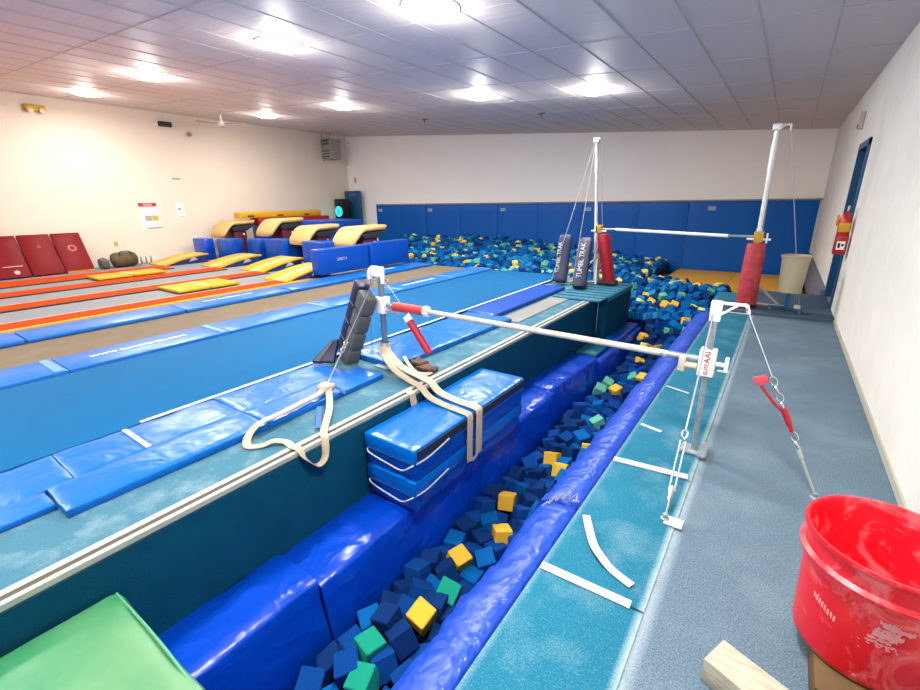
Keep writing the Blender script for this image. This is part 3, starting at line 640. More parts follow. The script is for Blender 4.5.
# right side: draped vinyl on the pit edge
def drape(y0, y1, lab, seed, zz=0.):
    t = thing('pit_edge_pad', lab, 'pit padding', (-.75, (y0 + y1) / 2, -.4)); bm = bmesh.new(); rings = []
    n = int((y1 - y0) / .035)
    for i in range(n + 1):
        y = y0 + (y1 - y0) * i / n; e = .03 * (1 - min(1, min(i, n - i) / 3)) ** 2
        sec = [(-.625, -1.3), (-.625, -.25), (-.63, -.02 + zz - e), (-.66, -.0 + zz - e), (-.72, -.015 + zz - e), (-.79, -.045 + zz), (-.85, -.10 + zz), (-.88, -.17 + zz), (-.89, -.27), (-.87, -.42), (-.85, -.6), (-.84, -1.3)]
        ring = []
        for j, (xx, z) in enumerate(sec):
            k_ = noise.noise(Vector((seed, y * 16 + xx * 9, z * 2.5))) * .011 + noise.noise(Vector((seed + 3, y * 4, xx * 4))) * .009 + abs(noise.noise(Vector((seed + 8, y * 9 - xx * 14, z)))) * .014
            if j < 3: k_ = 0
            ring.append(bm.verts.new((xx - (k_ if j > 5 else 0), y, z + (k_ * (.5 if j < 5 else 1) if 2 < j < 8 else 0))))
        rings.append(ring)
    for a, b_ in zip(rings, rings[1:]):
        for j in range(len(a) - 1): bm.faces.new((a[j], a[j + 1], b_[j + 1], b_[j]))
        bm.faces.new((a[-1], a[0], b_[0], b_[-1]))
    bm.faces.new(rings[0]); bm.faces.new(rings[-1][::-1])
    obj('vinyl_cover', bm, mat('violet_blue_vinyl', (34, 84, 214), .34, crinkle=.35, cscale=5, coat=.05, spec=.45), t, 70)
    return t
drape(-1.5, 1.93, 'near ribbed blue vinyl pad draped over the right pit edge', 5)
t = drape(1.94, 6.95, 'far ribbed blue vinyl pad draped over the right pit edge', 6, .012)
zig = [(-.66 - .02 * (q % 2), 1.9 + .07 * (q % 2), .022 - .0 * q) for q in range(2)]
P = []
for q in range(13):
    s = q / 12; xx = -.645 - s * .22; zz_ = .022 - .10 * s * s * 1.6; P.append((xx, 1.93 + (.035 if q % 2 else -.035), zz_ + .012))
obj('lacing_cord', B(tube(P, .005, 6)), mat('cord_grey', (170, 180, 200), .6), t)

# ------------------------------------------------------------------ right side: teal carpet mats
CM = chalky('teal_chalk_carpet', (28, 128, 160), (196, 222, 228), .34, 3.2, [(.212, .035, .95), (-.215, .03, .35)], fine=1.0)
cl = [(-1.6, 1.44, 'nearest teal carpeted mat on the right platform, dusted with chalk'), (1.45, 2.44, 'teal carpeted mat under the curled tape piece'),
      (2.45, 3.75, 'teal carpeted mat under the near right upright'), (3.76, 5.1, 'teal carpeted mat second from the far end'), (5.11, 6.9, 'farthest teal carpeted mat on the right platform')]
for a, b_, lab in cl:
    t = thing('carpet_mat', lab, 'mat', (-.41, (a + b_) / 2, -.01), 'teal carpeted mats along the right pit edge')
    obj('carpet_top', B(pad(-.625, -.1995, a, b_, -.012, .009, .003, .001, 3, .2, a)), CM, t)
def strip(x0, y0, x1, y1, wd, lab, z=.013):
    dv = Vector((x1 - x0, y1 - y0, 0)); t_ = finish('velcro_strip', B(ribbon([(x0, y0, z), (x1, y1, z)], wd, .003, Vector((-dv.y, dv.x, 0)))), TAPE, None, 0); tag(t_, lab, 'strip')
strip(-.62, 1.44, -.25, 1.45, .04, 'white velcro strip across the mat seam below the curled tape')
strip(-.62, 2.44, -.22, 2.48, .05, 'white velcro strip across the mats in front of the near upright')
strip(-.60, 3.78, -.42, 3.72, .02, 'short chalk white strip behind the near upright base')
strip(-.60, 2.98, -.46, 2.94, .03, 'short white strip left of the near upright')
strip(-.30, 4.4, -.21, 4.4, .05, 'small white strip beside the carpet seam beyond the bar')
strip(-.6, 6.93, -.21, 6.93, .05, 'cream strip at the far end of the teal mats')
P = spline([(-.57, 1.84, .022), (-.52, 1.74, .035), (-.47, 1.66, .03), (-.42, 1.61, .03), (-.36, 1.575, .018), (-.27, 1.54, .018)])
o = finish('curled_tape', B(ribbon(P, .038, .003)), mat('tape_lilac', (204, 216, 236), .5)); tag(o, 'curled loose white tape piece lying on the teal mat', 'tape')
foldmat('folded_mat', -.72, -.41, 7.52, 8.2, .06, 'teal folded mat at the far end of the right platform', TEALM, 1, 60, z0=-.10, amp=.004)
foldmat('folded_mat', -.74, -.41, 7.52, 8.25, -.105, 'dark teal mat under the folded teal one beyond the right platform', BLUEPAINT, 1, 61, z0=-.32, amp=.004)
# yellow mat in the back right corner
foldmat('crash_mat', -2.35, .50, 9.7, 14.2, -.44, 'large golden yellow mat in the back right corner of the pit', GOLD, 2, 63, z0=-.75, along='x', amp=.006, puff=.01)

# ------------------------------------------------------------------ foam cubes
rnd = random.Random(11); rs = np.random.RandomState(5)
FLB = mat('foam_lit_blue', (44, 142, 204), .95, spec=.15)  # highlights of the far heap put into a lighter cube colour
FB = [mat('foam_blue', (4, 64, 134), .95, spec=.15, bump=.15, bscale=90), mat('foam_dark_blue', (8, 48, 104), .95, spec=.15, bump=.15, bscale=90), mat('foam_teal_blue', (0, 92, 160), .95, spec=.15, bump=.15, bscale=90)]
FY = mat('foam_yellow', (236, 184, 60), .95, spec=.15); FG = mat('foam_green', (96, 176, 150), .95, spec=.15); FDG = mat('foam_deep_green', (24, 150, 120), .95, spec=.15)
FPY = mat('foam_pale_yellow', (232, 214, 110), .95, spec=.15)
S = .136
def hgt(x, y):
    if y < 7: base = -1.02
    elif y < 9.5: base = -1.02 + .55 * (y - 7) / 2.5
    else: base = -.47 + .12 * min(1, (y - 9.5) / .5)
    k = min(1, max(0, (-1.5 - x) / 6)); kk = min(1, max(0, (y - 8.3) / 1.2))
    base += kk * k * (.25 + .36 * min(1, max(0, (y - 9.2) / 3.5)))
    return base + .035 * math.sin(x * 5 + y * 2.1) + .03 * math.sin(y * 4.3 - x)
def inside(x, y):
    if y < 8.45: return -1.78 < x < -.98 and y > -.9
    if y < 8.85: return -3.0 < x < -1.12
    if x > -.8 or (x > -2.6 and y > 11.2): return False
    return -11.4 < x < .45 and y < yb(x) - .3
pts = []
y = -.8
sp = .146
while y < 14.4:
    x = -11.5
    while x < .6:
        xx, yy = x + rs.uniform(-.03, .03), y + rs.uniform(-.03, .03)
        if inside(xx, yy): pts.append([xx, yy, hgt(xx, yy) + rs.uniform(-.05, .045)])
        x += sp if y < 8.4 else sp * 1.12
    y += sp if y < 8.4 else sp * 1.12
pts = np.array(pts)
for it in range(14):
    nb = {}
    for i, p in enumerate(pts): nb.setdefault((int(p[0] // .2), int(p[1] // .2)), []).append(i)
    mv = np.zeros_like(pts)
    for i, p in enumerate(pts):
        kx, ky = int(p[0] // .2), int(p[1] // .2)
        for a in (-1, 0, 1):
            for b_ in (-1, 0, 1):
                for j in nb.get((kx + a, ky + b_), ()):
                    if j <= i: continue
                    dv = p - pts[j]; L = math.sqrt(dv @ dv)
                    if L < .155:
                        q = dv / max(L, 1e-6) * (.155 - L) * .4; q[2] *= .8; mv[i] += q; mv[j] -= q
    pts += mv
    for p in pts:
        if p[1] < 8.4: p[0] = min(-.99, max(-1.71, p[0]))
        h = hgt(p[0], p[1]); p[2] = min(h + .08, max(h - .12, p[2]))
# cubes whose colour the photo shows, as positions in the pit
special = [(-1.52, 1.21, 'FDG'), (-1.46, 1.09, 'FDG'), (-1.44, 1.57, 'FY'), (-1.42, 1.8, 'FDG'), (-1.55, 2.1, 'FY'), (-1.43, 2.5, 'FY'), (-1.59, 2.9, 'FY'), (-1.54, 3.74, 'FY'), (-1.38, 3.57, 'FY'), (-1.29, 4.02, 'FY'), (-1.36, 4.61, 'FG'), (-1.74, 5.58, 'FG'), (-1.71, 5.89, 'FG'), (-1.49, 5.71, 'FY'), (-1.34, 6.31, 'FY'), (-1.48, 6.35, 'FG'), (-1.89, 9.3, 'FY'), (-1.57, 9.33, 'FY'), (-1.81, 7.75, 'FY'), (-1.57, 7.4, 'FPY')]
def cubemesh(s):
    b = bmesh.new(); bmesh.ops.create_cube(b, size=s); bmesh.ops.bevel(b, geom=b.edges[:], offset=.006, segments=1, affect='EDGES'); return b
proto = {}
def proto_mesh(key, m_):
    if key not in proto:
        b = cubemesh(S); me = bpy.data.meshes.new('foam_cube'); b.to_mesh(me); b.free(); me.materials.append(m_); proto[key] = me
    return proto[key]
MM = {'FY': FY, 'FG': FG, 'FDG': FDG, 'FPY': FPY, 'B0': FB[0], 'B1': FB[1], 'B2': FB[2], 'B3': FLB}
colr = ['' for _ in pts]
used = set()
for sx, sy, c in special:
    dd = (pts[:, 0] - sx) ** 2 + (pts[:, 1] - sy) ** 2
    for j in np.argsort(dd):
        if j not in used: used.add(j); colr[j] = c; pts[j][2] = hgt(*pts[j][:2]) + .05; pts[j][0] = max(-1.7, min(-1.02, .4 * pts[j][0] + .6 * sx)); pts[j][1] = .4 * pts[j][1] + .6 * sy; break
for i, p in enumerate(pts):
    if colr[i]: continue
    u = rs.rand()
    if p[1] > 8.3:
        colr[i] = 'FY' if u < .045 else 'FPY' if u < .085 else 'FG' if u < .17 else ('B0' if u < .36 else 'B2' if u < .78 else 'B3' if u < .93 else 'B1')  # far heap: lighter blues painted in for the brighter light there
    elif p[1] > 6.6: colr[i] = 'FY' if u < .04 else 'FG' if u < .08 else ('B0' if u < .6 else 'B1')
    else: colr[i] = 'B0' if u < .5 else 'B1' if u < .82 else 'B2'
dist = np.hypot(pts[:, 0], pts[:, 1]); order = np.argsort(dist)
near = set(order[:296].tolist())
ordw = ['nearest', 'second nearest', 'third nearest', 'fourth nearest', 'fifth nearest', 'sixth nearest', 'seventh nearest', 'eighth nearest', 'ninth nearest', 'tenth nearest']
cnt = {}
names = {'FY': 'yellow', 'FPY': 'pale yellow', 'FG': 'pale green', 'FDG': 'deep green'}
stuff = bmesh.new()
stuff_m = [FB[0], FB[1], FB[2], FY, FG, FPY, FDG, FLB]; sidx = {'B3': 7, 'B0': 0, 'B1': 1, 'B2': 2, 'FY': 3, 'FG': 4, 'FPY': 5, 'FDG': 6}
def add_stuff(p, c, e):
    b = cubemesh(S)
    for fc in b.faces: fc.material_index = sidx[c]
    _merge(stuff, b, Matrix.Translation(p) @ e.to_matrix().to_4x4())
tiny = []
for i in order.tolist():
    p = pts[i]; c = colr[i]; e = Euler((rs.uniform(-.5, .5), rs.uniform(-.5, .5), rs.uniform(0, 1.57)))
    if i in near:
        o = bpy.data.objects.new('foam_cube', proto_mesh(c, MM[c])); C.objects.link(o); o.location = p; o.rotation_euler = e
        if c[0] == 'B':
            if p[1] < 3: tag(o, 'blue foam cube in the near stretch of the pit channel', 'foam cube', 'blue foam cubes in the near pit channel')
            elif p[1] < 6: tag(o, 'blue foam cube in the middle stretch of the pit channel', 'foam cube', 'blue foam cubes in the middle pit channel')
            else: tag(o, 'blue foam cube in the far stretch of the pit channel', 'foam cube', 'blue foam cubes in the far pit channel')
        else:
            k = cnt.get(c, 0); cnt[c] = k + 1
            if k < 10: tag(o, f'{ordw[k]} {names[c]} foam cube in the pit', 'foam cube', 'coloured foam cubes in the pit')
            else: tag(o, f'{names[c]} foam cube far along the pit, past the nearest ten', 'foam cube', f'{names[c]} foam cubes far along the pit')
    else: add_stuff(p, c, e)
y = -.8
while y < 9.2:                                         # the layer under the visible one
    x = -1.75
    while x < -.9:
        if rs.rand() < .95: add_stuff((x + rs.uniform(-.02, .02), y, hgt(x, y) - .17), 'B1', Euler((rs.uniform(-.3, .3), rs.uniform(-.3, .3), rs.uniform(0, 1.5))))
        x += .155
    y += .155
for p in pts[pts[:, 1] > 8.4]:
    add_stuff((p[0] + .07, p[1] + .06, p[2] - .13), 'B1', Euler((rs.uniform(-.3, .3), rs.uniform(-.3, .3), rs.uniform(0, 1.5))))
o = finish('foam_cubes', stuff, stuff_m, None, 0); tag(o, 'heap of blue, green and yellow foam cubes filling the far pit', 'foam cubes', None, 'stuff')
# ------------------------------------------------------------------ the near bar
def P3(*a): return [Vector(p) for p in a]
XA, YA, XBB, YB_ = -.245, 2.8, -2.93, 2.87              # right and left uprights
t = thing('low_bar', 'near white bar across the pit between two short steel uprights', 'gymnastics bar', ((XA + XBB) / 2, 2.83, 0))
ZB = .605
obj('bar_rail', B(tube([(XA - .22, YA, ZB), (XBB + .52, YB_, ZB)], .021, 16)), mat('bar_cream', (232, 226, 208), .45, var=.04, vscale=10), t)
obj('rail_end', B(tube([(XA - .02, YA, ZB + .0), (XA - .26, YA, ZB)], .0205, 14)), CHALKSTEEL, t)
obj('rail_end', B(tube([(XBB + .53, YB_, ZB), (XBB + .04, YB_, ZB)], .018, 14)), CHALKSTEEL, t)
# right upright
u = obj('upright', B(box(XA - .015, XA + .015, YA - .02, YA + .02, .015, .93, .005)), CHALKSTEEL, t)
obj('base_plate', B(box(XA - .07, XA + .08, YA - .06, YA + .06, .012, .028, .004), box(XA + .03, XA + .075, YA - .10, YA + .1, .028, .042, .003)), CHALKSTEEL, u)
obj('clamp_block', B(box(XA - .045, XA + .04, YA - .04, YA + .04, .515, .675, .008)), WHITE, t)
text('AAI', .045, basis((0, 0, 1), (-1, 0, 0), (XA - .0, YA - .0415, .635)), mat('print_red', (214, 60, 60), .5), t)
text('ELITE', .028, basis((0, 0, 1), (-1, 0, 0), (XA - .0, YA - .0415, .562)), mat('print_red', (214, 60, 60), .5), t)
kb = obj('clamp_knob', B(tube([(XA + .04, YA, .59), (XA + .09, YA, .59)], .013, 10)), WHITE, t)
obj('tee_handle', B(box(XA + .085, XA + .105, YA - .013, YA + .013, .55, .64, .006)), WHITE, kb)
kb = obj('clamp_knob', B(tube([(XA - .05, YA - .01, .56), (XA - .12, YA - .01, .56)], .02, 10)), mat('nylon_cream', (232, 224, 196), .5), t)
obj('tee_handle', B(box(XA - .15, XA - .11, YA - .03, YA + .02, .52, .61, .008)), mat('nylon_cream', (232, 224, 196), .5), kb)
# triangular top bracket
br = obj('top_bracket', B(box(XA - .028, XA + .028, YA - .022, YA + .022, .84, .955, .006), tube([(XA, YA, .945), (XA + .14, YA, .945)], .009, 8), tube([(XA, YA, .86), (XA + .10, YA, .94)], .007, 8),
    tube([(XA + .14, YA - .0, .947), (XA + .155, YA, .90)], .010, 8)), WHITE, t)
obj('adjuster_pin', B(tube([(XA + .145, YA - .03, .93), (XA + .145, YA + .03, .93)], .007, 8)), CHROME, br)
# cables on the right
def link_(c, ax, s=.02, rr=.004, along=(0, 0, 1)):
    al = Vector(along).normalized(); ax = Vector(ax); ax = (ax - al * ax.dot(al)).normalized()
    pp = [Vector(c) + al * math.cos(a) * s + ax * math.sin(a) * s * .6 for a in [2 * PI * q / 12 for q in range(13)]]
    return tube(pp, rr, 6, False)
def lerp(a, b_, s): return Vector(a) + (Vector(b_) - Vector(a)) * s
def cable(a, b_, name='cable', rad=.005, m_=CHROME): return obj(name, B(tube([a, b_], rad, 8)), m_, t)
A0, A1 = Vector((XA - .01, YA - .03, .88)), Vector((-.25, 2.04, .02))
cable(A0, lerp(A0, A1, .60))
dv = (A1 - A0).normalized()
tb = obj('turnbuckle', B(link_(lerp(A0, A1, .62), (1, 0, 0), .022, .006, dv), tube([lerp(A0, A1, .65) + Vector((.012, 0, 0)), lerp(A0, A1, .88) + Vector((.012, 0, 0))], .005, 6), tube([lerp(A0, A1, .65) - Vector((.012, 0, 0)), lerp(A0, A1, .88) - Vector((.012, 0, 0))], .005, 6),
    tube([lerp(A0, A1, .86), lerp(A0, A1, .92)], .013, 8), tube([lerp(A0, A1, .9), lerp(A0, A1, 1)], .006, 6)), CHROME, t)
obj('floor_anchor', B(lathe([(.002, 0), (.02, 0), (.02, .008), (.012, .012), (.012, .03), (.002, .032)], (-.25, 2.04, .012), 16)), CHALKSTEEL, t)
obj('anchor_strap', B(box(-.25, -.17, 2.0, 2.07, .013, .018)), TAPE, t, 0)
B0, B1 = Vector((XA + .155, YA, .90)), Vector((.35, 2.66, .02))
cable(B0, lerp(B0, B1, .36))
dv = (B1 - B0).normalized()
side = Vector((0, -1, 0)).cross(dv).normalized()
obj('chain', B(*[link_(lerp(B0, B1, .38 + q * .045), (0, 1, 0) if q % 2 else side, .025, .005, dv) for q in range(4)]), CHROME, t)
lv = obj('tension_lever', B(tube([lerp(B0, B1, .39) - side * .06, lerp(B0, B1, .50) - side * .03, lerp(B0, B1, .56)], .008, 8), tube([lerp(B0, B1, .53), lerp(B0, B1, .62)], .016, 8), tube([lerp(B0, B1, .62), lerp(B0, B1, .66)], .010, 8)), RED, t)
obj('lever_grip', B(box(-.024, .024, -.034, .03, -.004, .004, .003, M=basis(dv, side, lerp(B0, B1, .36) - side * .05))), mat('pink_red', (232, 84, 104), .5), lv)
obj('hook_ring', B(link_(lerp(B0, B1, .685), side, .026, .006, dv), link_(lerp(B0, B1, .73), (0, 1, 0), .022, .006, dv)), CHROME, t)
obj('anchor_rod', B(tube([lerp(B0, B1, .74), lerp(B0, B1, .80)], .011, 8), tube([lerp(B0, B1, .78), lerp(B0, B1, 1)], .006, 8)), mat('chalk_rod', (196, 204, 196), .6), t)
obj('floor_anchor', B(lathe([(.002, 0), (.022, 0), (.022, .006), (.012, .012), (.012, .03), (.002, .032)], (.35, 2.66, .0), 16)), CHALKSTEEL, t)
# left upright
u = obj('upright', B(box(XBB - .022, XBB + .022, YB_ - .022, YB_ + .022, .0, .86, .006)), mat('blue_steel', (150, 178, 204), .3, .6), t)
obj('base_plate', B(box(XBB - .09, XBB + .09, YB_ - .08, YB_ + .08, .0, .012, .003)), CHALKSTEEL, u)
obj('inner_post', B(box(XBB - .016, XBB + .016, YB_ - .016, YB_ + .016, .86, .95)), CHROME, u, 0)
br = obj('top_bracket', B(tube(spline([(XBB - .14, YB_, .83), (XBB - .14, YB_, .89), (XBB - .10, YB_, .93), (XBB - .02, YB_, .93), (XBB + .02, YB_, .9), (XBB + .02, YB_, .8)]), .022, 10), box(XBB - .1, XBB + .03, YB_ - .03, YB_ + .03, .86, .95, .012)), WHITE, t)
obj('clamp_block', B(box(XBB - .05, XBB + .06, YB_ - .05, YB_ + .05, .525, .68, .012), box(XBB - .1, XBB - .04, YB_ - .02, YB_ + .02, .6, .63, .005)), WHITE, t)
obj('guide_rod', B(tube([(XBB + .05, YB_ - .02, .55), (XBB + .25, YB_ - .02, .55)], .009, 8)), mat('pink_rod', (200, 150, 190), .4), t)
obj('foam_sleeve', B(lathe([(.022, 0), (.041, 0), (.041, .36), (.022, .36)], (0, 0, 0), 20, basis((0, 1, 0), (0, 0, 1), (XBB + .15, YB_, ZB)))), mat('coral_red', (230, 66, 58), .5), t)
obj('end_collar', B(lathe([(.022, 0), (.047, 0), (.047, .035), (.022, .035)], (0, 0, 0), 20, basis((0, 1, 0), (0, 0, 1), (XBB + .51, YB_, ZB)))), WHITE, t)
E0, E1 = Vector((XBB - .04, YB_ - .03, .86)), Vector((-2.80, 2.06, .10))
cable(E0, lerp(E0, E1, .62), 'cable', .0055)
dv = (E1 - E0).normalized()
obj('turnbuckle', B(*[link_(lerp(E0, E1, .63 + q * .03), (1, 0, 0) if q % 2 else (0, 1, 0), .025, .006, dv) for q in range(3)], link_(lerp(E0, E1, .04), (1, 0, 0), .03, .006, dv)), CHROME, t)
cable(lerp(E0, E1, .70), E1, 'cable', .006)
cable(Vector((XBB - .13, YB_, .84)), Vector((XBB - .30, YB_ + .1, .06)), 'cable', .004)
obj('ring_hook', B(link_((XBB + .07, YB_, .82), (1, 0, 0), .03, .006)), CHROME, t)
cable(Vector((XBB + .08, YB_, .8)), Vector((XBB + .2, YB_ + .02, .64)), 'cable', .003)
# hanging red roller
t2 = thing('foam_roller', 'short dark red foam roller hanging slanted under the coral sleeve', 'foam roller', (-2.5, 2.82, .4))
R0, R1 = Vector((-2.58, 2.82, .535)), Vector((-2.33, 2.80, .26))
obj('foam_body', B(tube([lerp(R0, R1, .08), lerp(R0, R1, 1)], .033, 18)), mat('crimson', (206, 10, 44), .5), t2)
obj('top_cap', B(tube([lerp(R0, R1, -.04), lerp(R0, R1, .1)], [.036, .037], 18)), WHITE, t2)
obj('hang_loop', B(tube([lerp(R0, R1, -.04), (-2.58, 2.84, .575)], .006, 6)), WHITE, t2)

# ------------------------------------------------------------------ leaning pad by near left upright
t = thing('upright_pad', 'navy and grey segmented pad leaning against the near left upright', 'pad', (-3.25, 2.75, .06))
Mp = Matrix.Translation((-3.40, 2.77, .03)) @ Matrix.Rotation(.46, 4, 'Y') @ Matrix.Rotation(-.35, 4, 'Z')
obj('navy_side', B(pad(-.16, -.02, -.05, .08, 0, .82, .03, .006, 5, .08, 3, M=Mp)), NAVY, t)
for q in range(4): obj('grey_segment', B(pad(-.018, .155, -.055, .075, .01 + q * .2, .195 + q * .2, .02, .004, 5, .06, q, M=Mp)), GREY, t)
for q in range(3): obj('seam', B(box(-.163, -.02, -.056, -.05, .2 + q * .2, .206 + q * .2, M=Mp)), mat('seam_light', (130, 140, 170), .7), t, 0)
t = thing('pad_flap', 'navy and grey triangular flap lying at the foot of the segmented pad', 'pad', (-3.5, 2.6, .06))
Mq = Matrix.Translation((-3.34, 2.52, .05)) @ Matrix.Rotation(.5, 4, 'Z') @ Matrix.Rotation(.85, 4, 'X')
obj('navy_shell', B(prism([(-.16, 0), (.06, 0), (.06, .24), (-.01, .22)], 'z', 0, .045, .008, M=Mq)), NAVY, t)
obj('grey_lining', B(prism([(-.13, .0), (-.08, 0), (.02, .20), (-.01, .20)], 'z', .045, .055, M=Mq)), GREY, t, 0)

# ------------------------------------------------------------------ straps and grips
t = thing('lifting_strap', 'cream webbing strap lying in loops below the near left cable', 'strap', (-2.6, 1.7, .02))
P = spline([(-2.80, 2.06, .11), (-2.76, 1.95, .09), (-2.76, 1.80, .08), (-2.72, 1.60, .085), (-2.71, 1.42, .08), (-2.67, 1.31, .04), (-2.60, 1.27, .015), (-2.54, 1.33, .012), (-2.50, 1.39, .03), (-2.44, 1.44, .015), (-2.37, 1.43, .012),
            (-2.30, 1.43, .02), (-2.262, 1.45, -.05), (-2.256, 1.52, -.135), (-2.26, 1.59, -.11), (-2.28, 1.62, .01), (-2.34, 1.66, .025), (-2.48, 1.80, .02), (-2.60, 1.92, .03), (-2.72, 2.02, .07), (-2.79, 2.06, .11)])
obj('webbing', B(ribbon(P, .05, .006)), WEB, t)
obj('knot', B(pad(-2.86, -2.75, 2.0, 2.12, .07, .13, .03, .02, 14, .03, 5)), WEB, t)
obj('blue_strap_tail', B(ribbon(spline([(-2.80, 2.09, .11), (-2.74, 2.12, .09), (-2.68, 2.14, .04)]), .03, .01)), mat('strap_blue', (30, 110, 200), .6), t)
obj('blue_tail_piece', B(ribbon(spline([(-2.64, 1.86, .05), (-2.52, 1.76, .03), (-2.40, 1.66, .03)]), .035, .006)), mat('strap_blue', (30, 110, 200), .6), t)
t = thing('webbing_strap', 'long doubled cream strap tying the mat stack to the near left upright', 'strap', (-2.3, 2.6, 0))
def hold(dy, dl, wd=.055):
    return spline([(-2.90, 2.80 + dy * .3, .22), (-2.84, 2.76 + dy * .5, .16), (-2.66, 2.70 + dy * .7, .075), (-2.45, 2.66 + dy, .03), (-2.30, 2.63 + dy, .015), (-2.18, 2.61 + dy, -.045), (-2.0, 2.60 + dy, -.07), (-1.82, 2.58 + dy, -.068),
                   (-1.765, 2.58 + dy, -.085), (-1.755, 2.57 + dy, -.16), (-1.752, 2.56 + dy, -.30), (-1.755, 2.56 + dy, -dl)])
obj('strap_band', B(ribbon(hold(.0, .47), .07, .005, (0, 1, 0))), WEB, t)
obj('strap_band', B(ribbon(hold(.13, .46), .085, .005, (0, 1, 0))), WEB, t)
obj('strap_band', B(ribbon(spline([(-1.752, 2.70, -.33), (-1.748, 2.68, -.42), (-1.75, 2.63, -.475), (-1.748, 2.57, -.46)]), .03, .005, (0, 1, .3))), WEB, t)
obj('strap_tail', B(ribbon([(-2.33, 2.5, .02), (-2.282, 2.5, .006), (-2.262, 2.5, -.09)], .07, .005, (0, 1, 0))), WEB, t)
obj('strap_wrap', B(lathe([(.045, 0), (.05, .03), (.048, .10), (.045, .12)], (XBB, YB_, .12), 16, None, True)), WEB, t)
t = thing('hand_grips', 'worn brown leather grips and tape lying beside the cream straps', 'grips', (-2.6, 3.0, .02))
BR = mat('grip_leather', (104, 70, 52), .7, var=.3, vscale=18)
obj('leather_grip', B(pad(-2.74, -2.60, 2.98, 3.12, .003, .055, .02, .03, 17, .02, 8)), BR, t)
obj('leather_grip', B(pad(-2.60, -2.42, 2.92, 3.05, .003, .05, .02, .03, 17, .02, 12)), BR, t)
obj('wrist_loop', B(ribbon(spline([(-2.78, 2.96, .10), (-2.66, 2.9, .05), (-2.55, 2.86, .02), (-2.46, 2.88, .02), (-2.42, 2.92, .02), (-2.44, 2.86, .012)]), .035, .006)), WEB, t)
obj('buckle', B(link_((-2.42, 2.94, .03), (0, 1, 0), .025, .004, (1, 0, 0))), BLACK, t)

# ------------------------------------------------------------------ far bar with tall uprights
XR_, YR_, XL_, YL_ = -.285, 7.26, -2.72, 8.12
t = thing('high_bar', 'far horizontal bar between two tall white uprights', 'gymnastics bar', (-1.5, 8.0, 0))
ZH = .995
obj('bar_rail', B(tube([(XL_ + .3, YL_ - .02, ZH), (XR_ - .35, YR_, ZH)], .024, 14)), mat('bar_white', (232, 230, 224), .4), t)
for xx, s in ((XR_, -1), (XL_, 1)):
    yy = YR_ if xx == XR_ else YL_
    obj('rail_end', B(tube([(xx, yy, ZH), (xx + s * .36, yy, ZH)], .018, 12)), CHALKSTEEL, t)
def tall(xx, yy, zt, z0, tilt, s):
    CS = mat('white_chalked_pole', (228, 232, 232), .35, .3, var=.12, vscale=8)
    u = obj('upright', B(tube([(xx, yy, z0), (xx + tilt * .4, yy, 1.1)], .034, 14), tube([(xx + tilt * .4, yy, 1.0), (xx + tilt, yy, zt)], .027, 14)), CS, t)
    obj('height_sleeve', B(tube([(xx + tilt * .8, yy, zt - .5), (xx + tilt * .93, yy, zt - .16)], .034, 14)), CS, u)
    cb = obj('clamp_block', B(box(xx - .055, xx + .055, yy - .06, yy + .05, ZH - .07, ZH + .07, .01)), mat('clamp_yellow', (232, 178, 44), .5), t)
    obj('clamp_handle', B(tube([(xx - .13, yy - .04, ZH - .03), (xx + .14, yy - .04, ZH - .03)], .014, 8), box(xx + s * .12, xx + s * .15, yy - .06, yy - .02, ZH - .08, ZH + .05, .005)), WHITE, cb)
    tp = obj('top_bracket', B(box(xx + tilt - .05, xx + tilt + .05, yy - .05, yy + .05, zt - .03, zt + .05, .01), tube([(xx + tilt, yy, zt + .03), (xx + tilt + s * .2, yy, zt + .03)], .014, 8), tube([(xx + tilt, yy, zt - .03), (xx + tilt + s * .12, yy, zt + .03)], .01, 8), tube([(xx + tilt + s * .2, yy, zt + .03), (xx + tilt + s * .2, yy, zt - .03)], .01, 8)), CS, t)
tall(XR_, YR_, 2.31, .045, -.015, .7); tall(XL_, YL_, 2.44, .05, -.16, -.25)
CAB = mat('thin_cable', (200, 200, 200), .4, .5)
def cab(a, b_): obj('cable', B(tube([a, b_], .005, 6)), CAB, t)
cab((XR_ + .12, YR_, 2.31), (XR_ + .50, 7.65, .5)); cab((XR_ + .50, 7.65, .5), (XR_ + .60, 7.75, .06))
cab((XL_ - .2, YL_, 2.4), (XL_ - .75, 7.85, .06)); cab((XL_ - .18, YL_, 2.4), (XL_ - .28, 7.7, .06)); cab((XL_ - .1, YL_, 2.4), (XL_ + .12, YL_ + .1, .08)); cab((XR_, YR_, 2.3), (XR_ + .02, 8.3, .06))
obj('base_brace', B(tube([(XR_ + .02, YR_, .42), (XR_ + .40, YR_ + .1, .06)], .018, 8), tube([(XR_ + .02, YR_ + .15, .07), (XR_ + .42, YR_ + .12, .07)], .02, 8)), WOOD, t)
obj('base_brace', B(tube([(XL_, YL_, .5), (XL_ - .42, YL_ - .25, .06)], .018, 8), tube([(XL_, YL_, .5), (XL_ + .12, YL_ - .35, .07)], .018, 8), tube([(XL_ - .5, YL_ - .3, .06), (XL_ + .2, YL_ - .05, .07)], .02, 8), tube([(XL_, YL_, .55), (XL_ + .02, YL_, .15)], .045, 10)), mat('brace_cream', (222, 214, 190), .6), t)
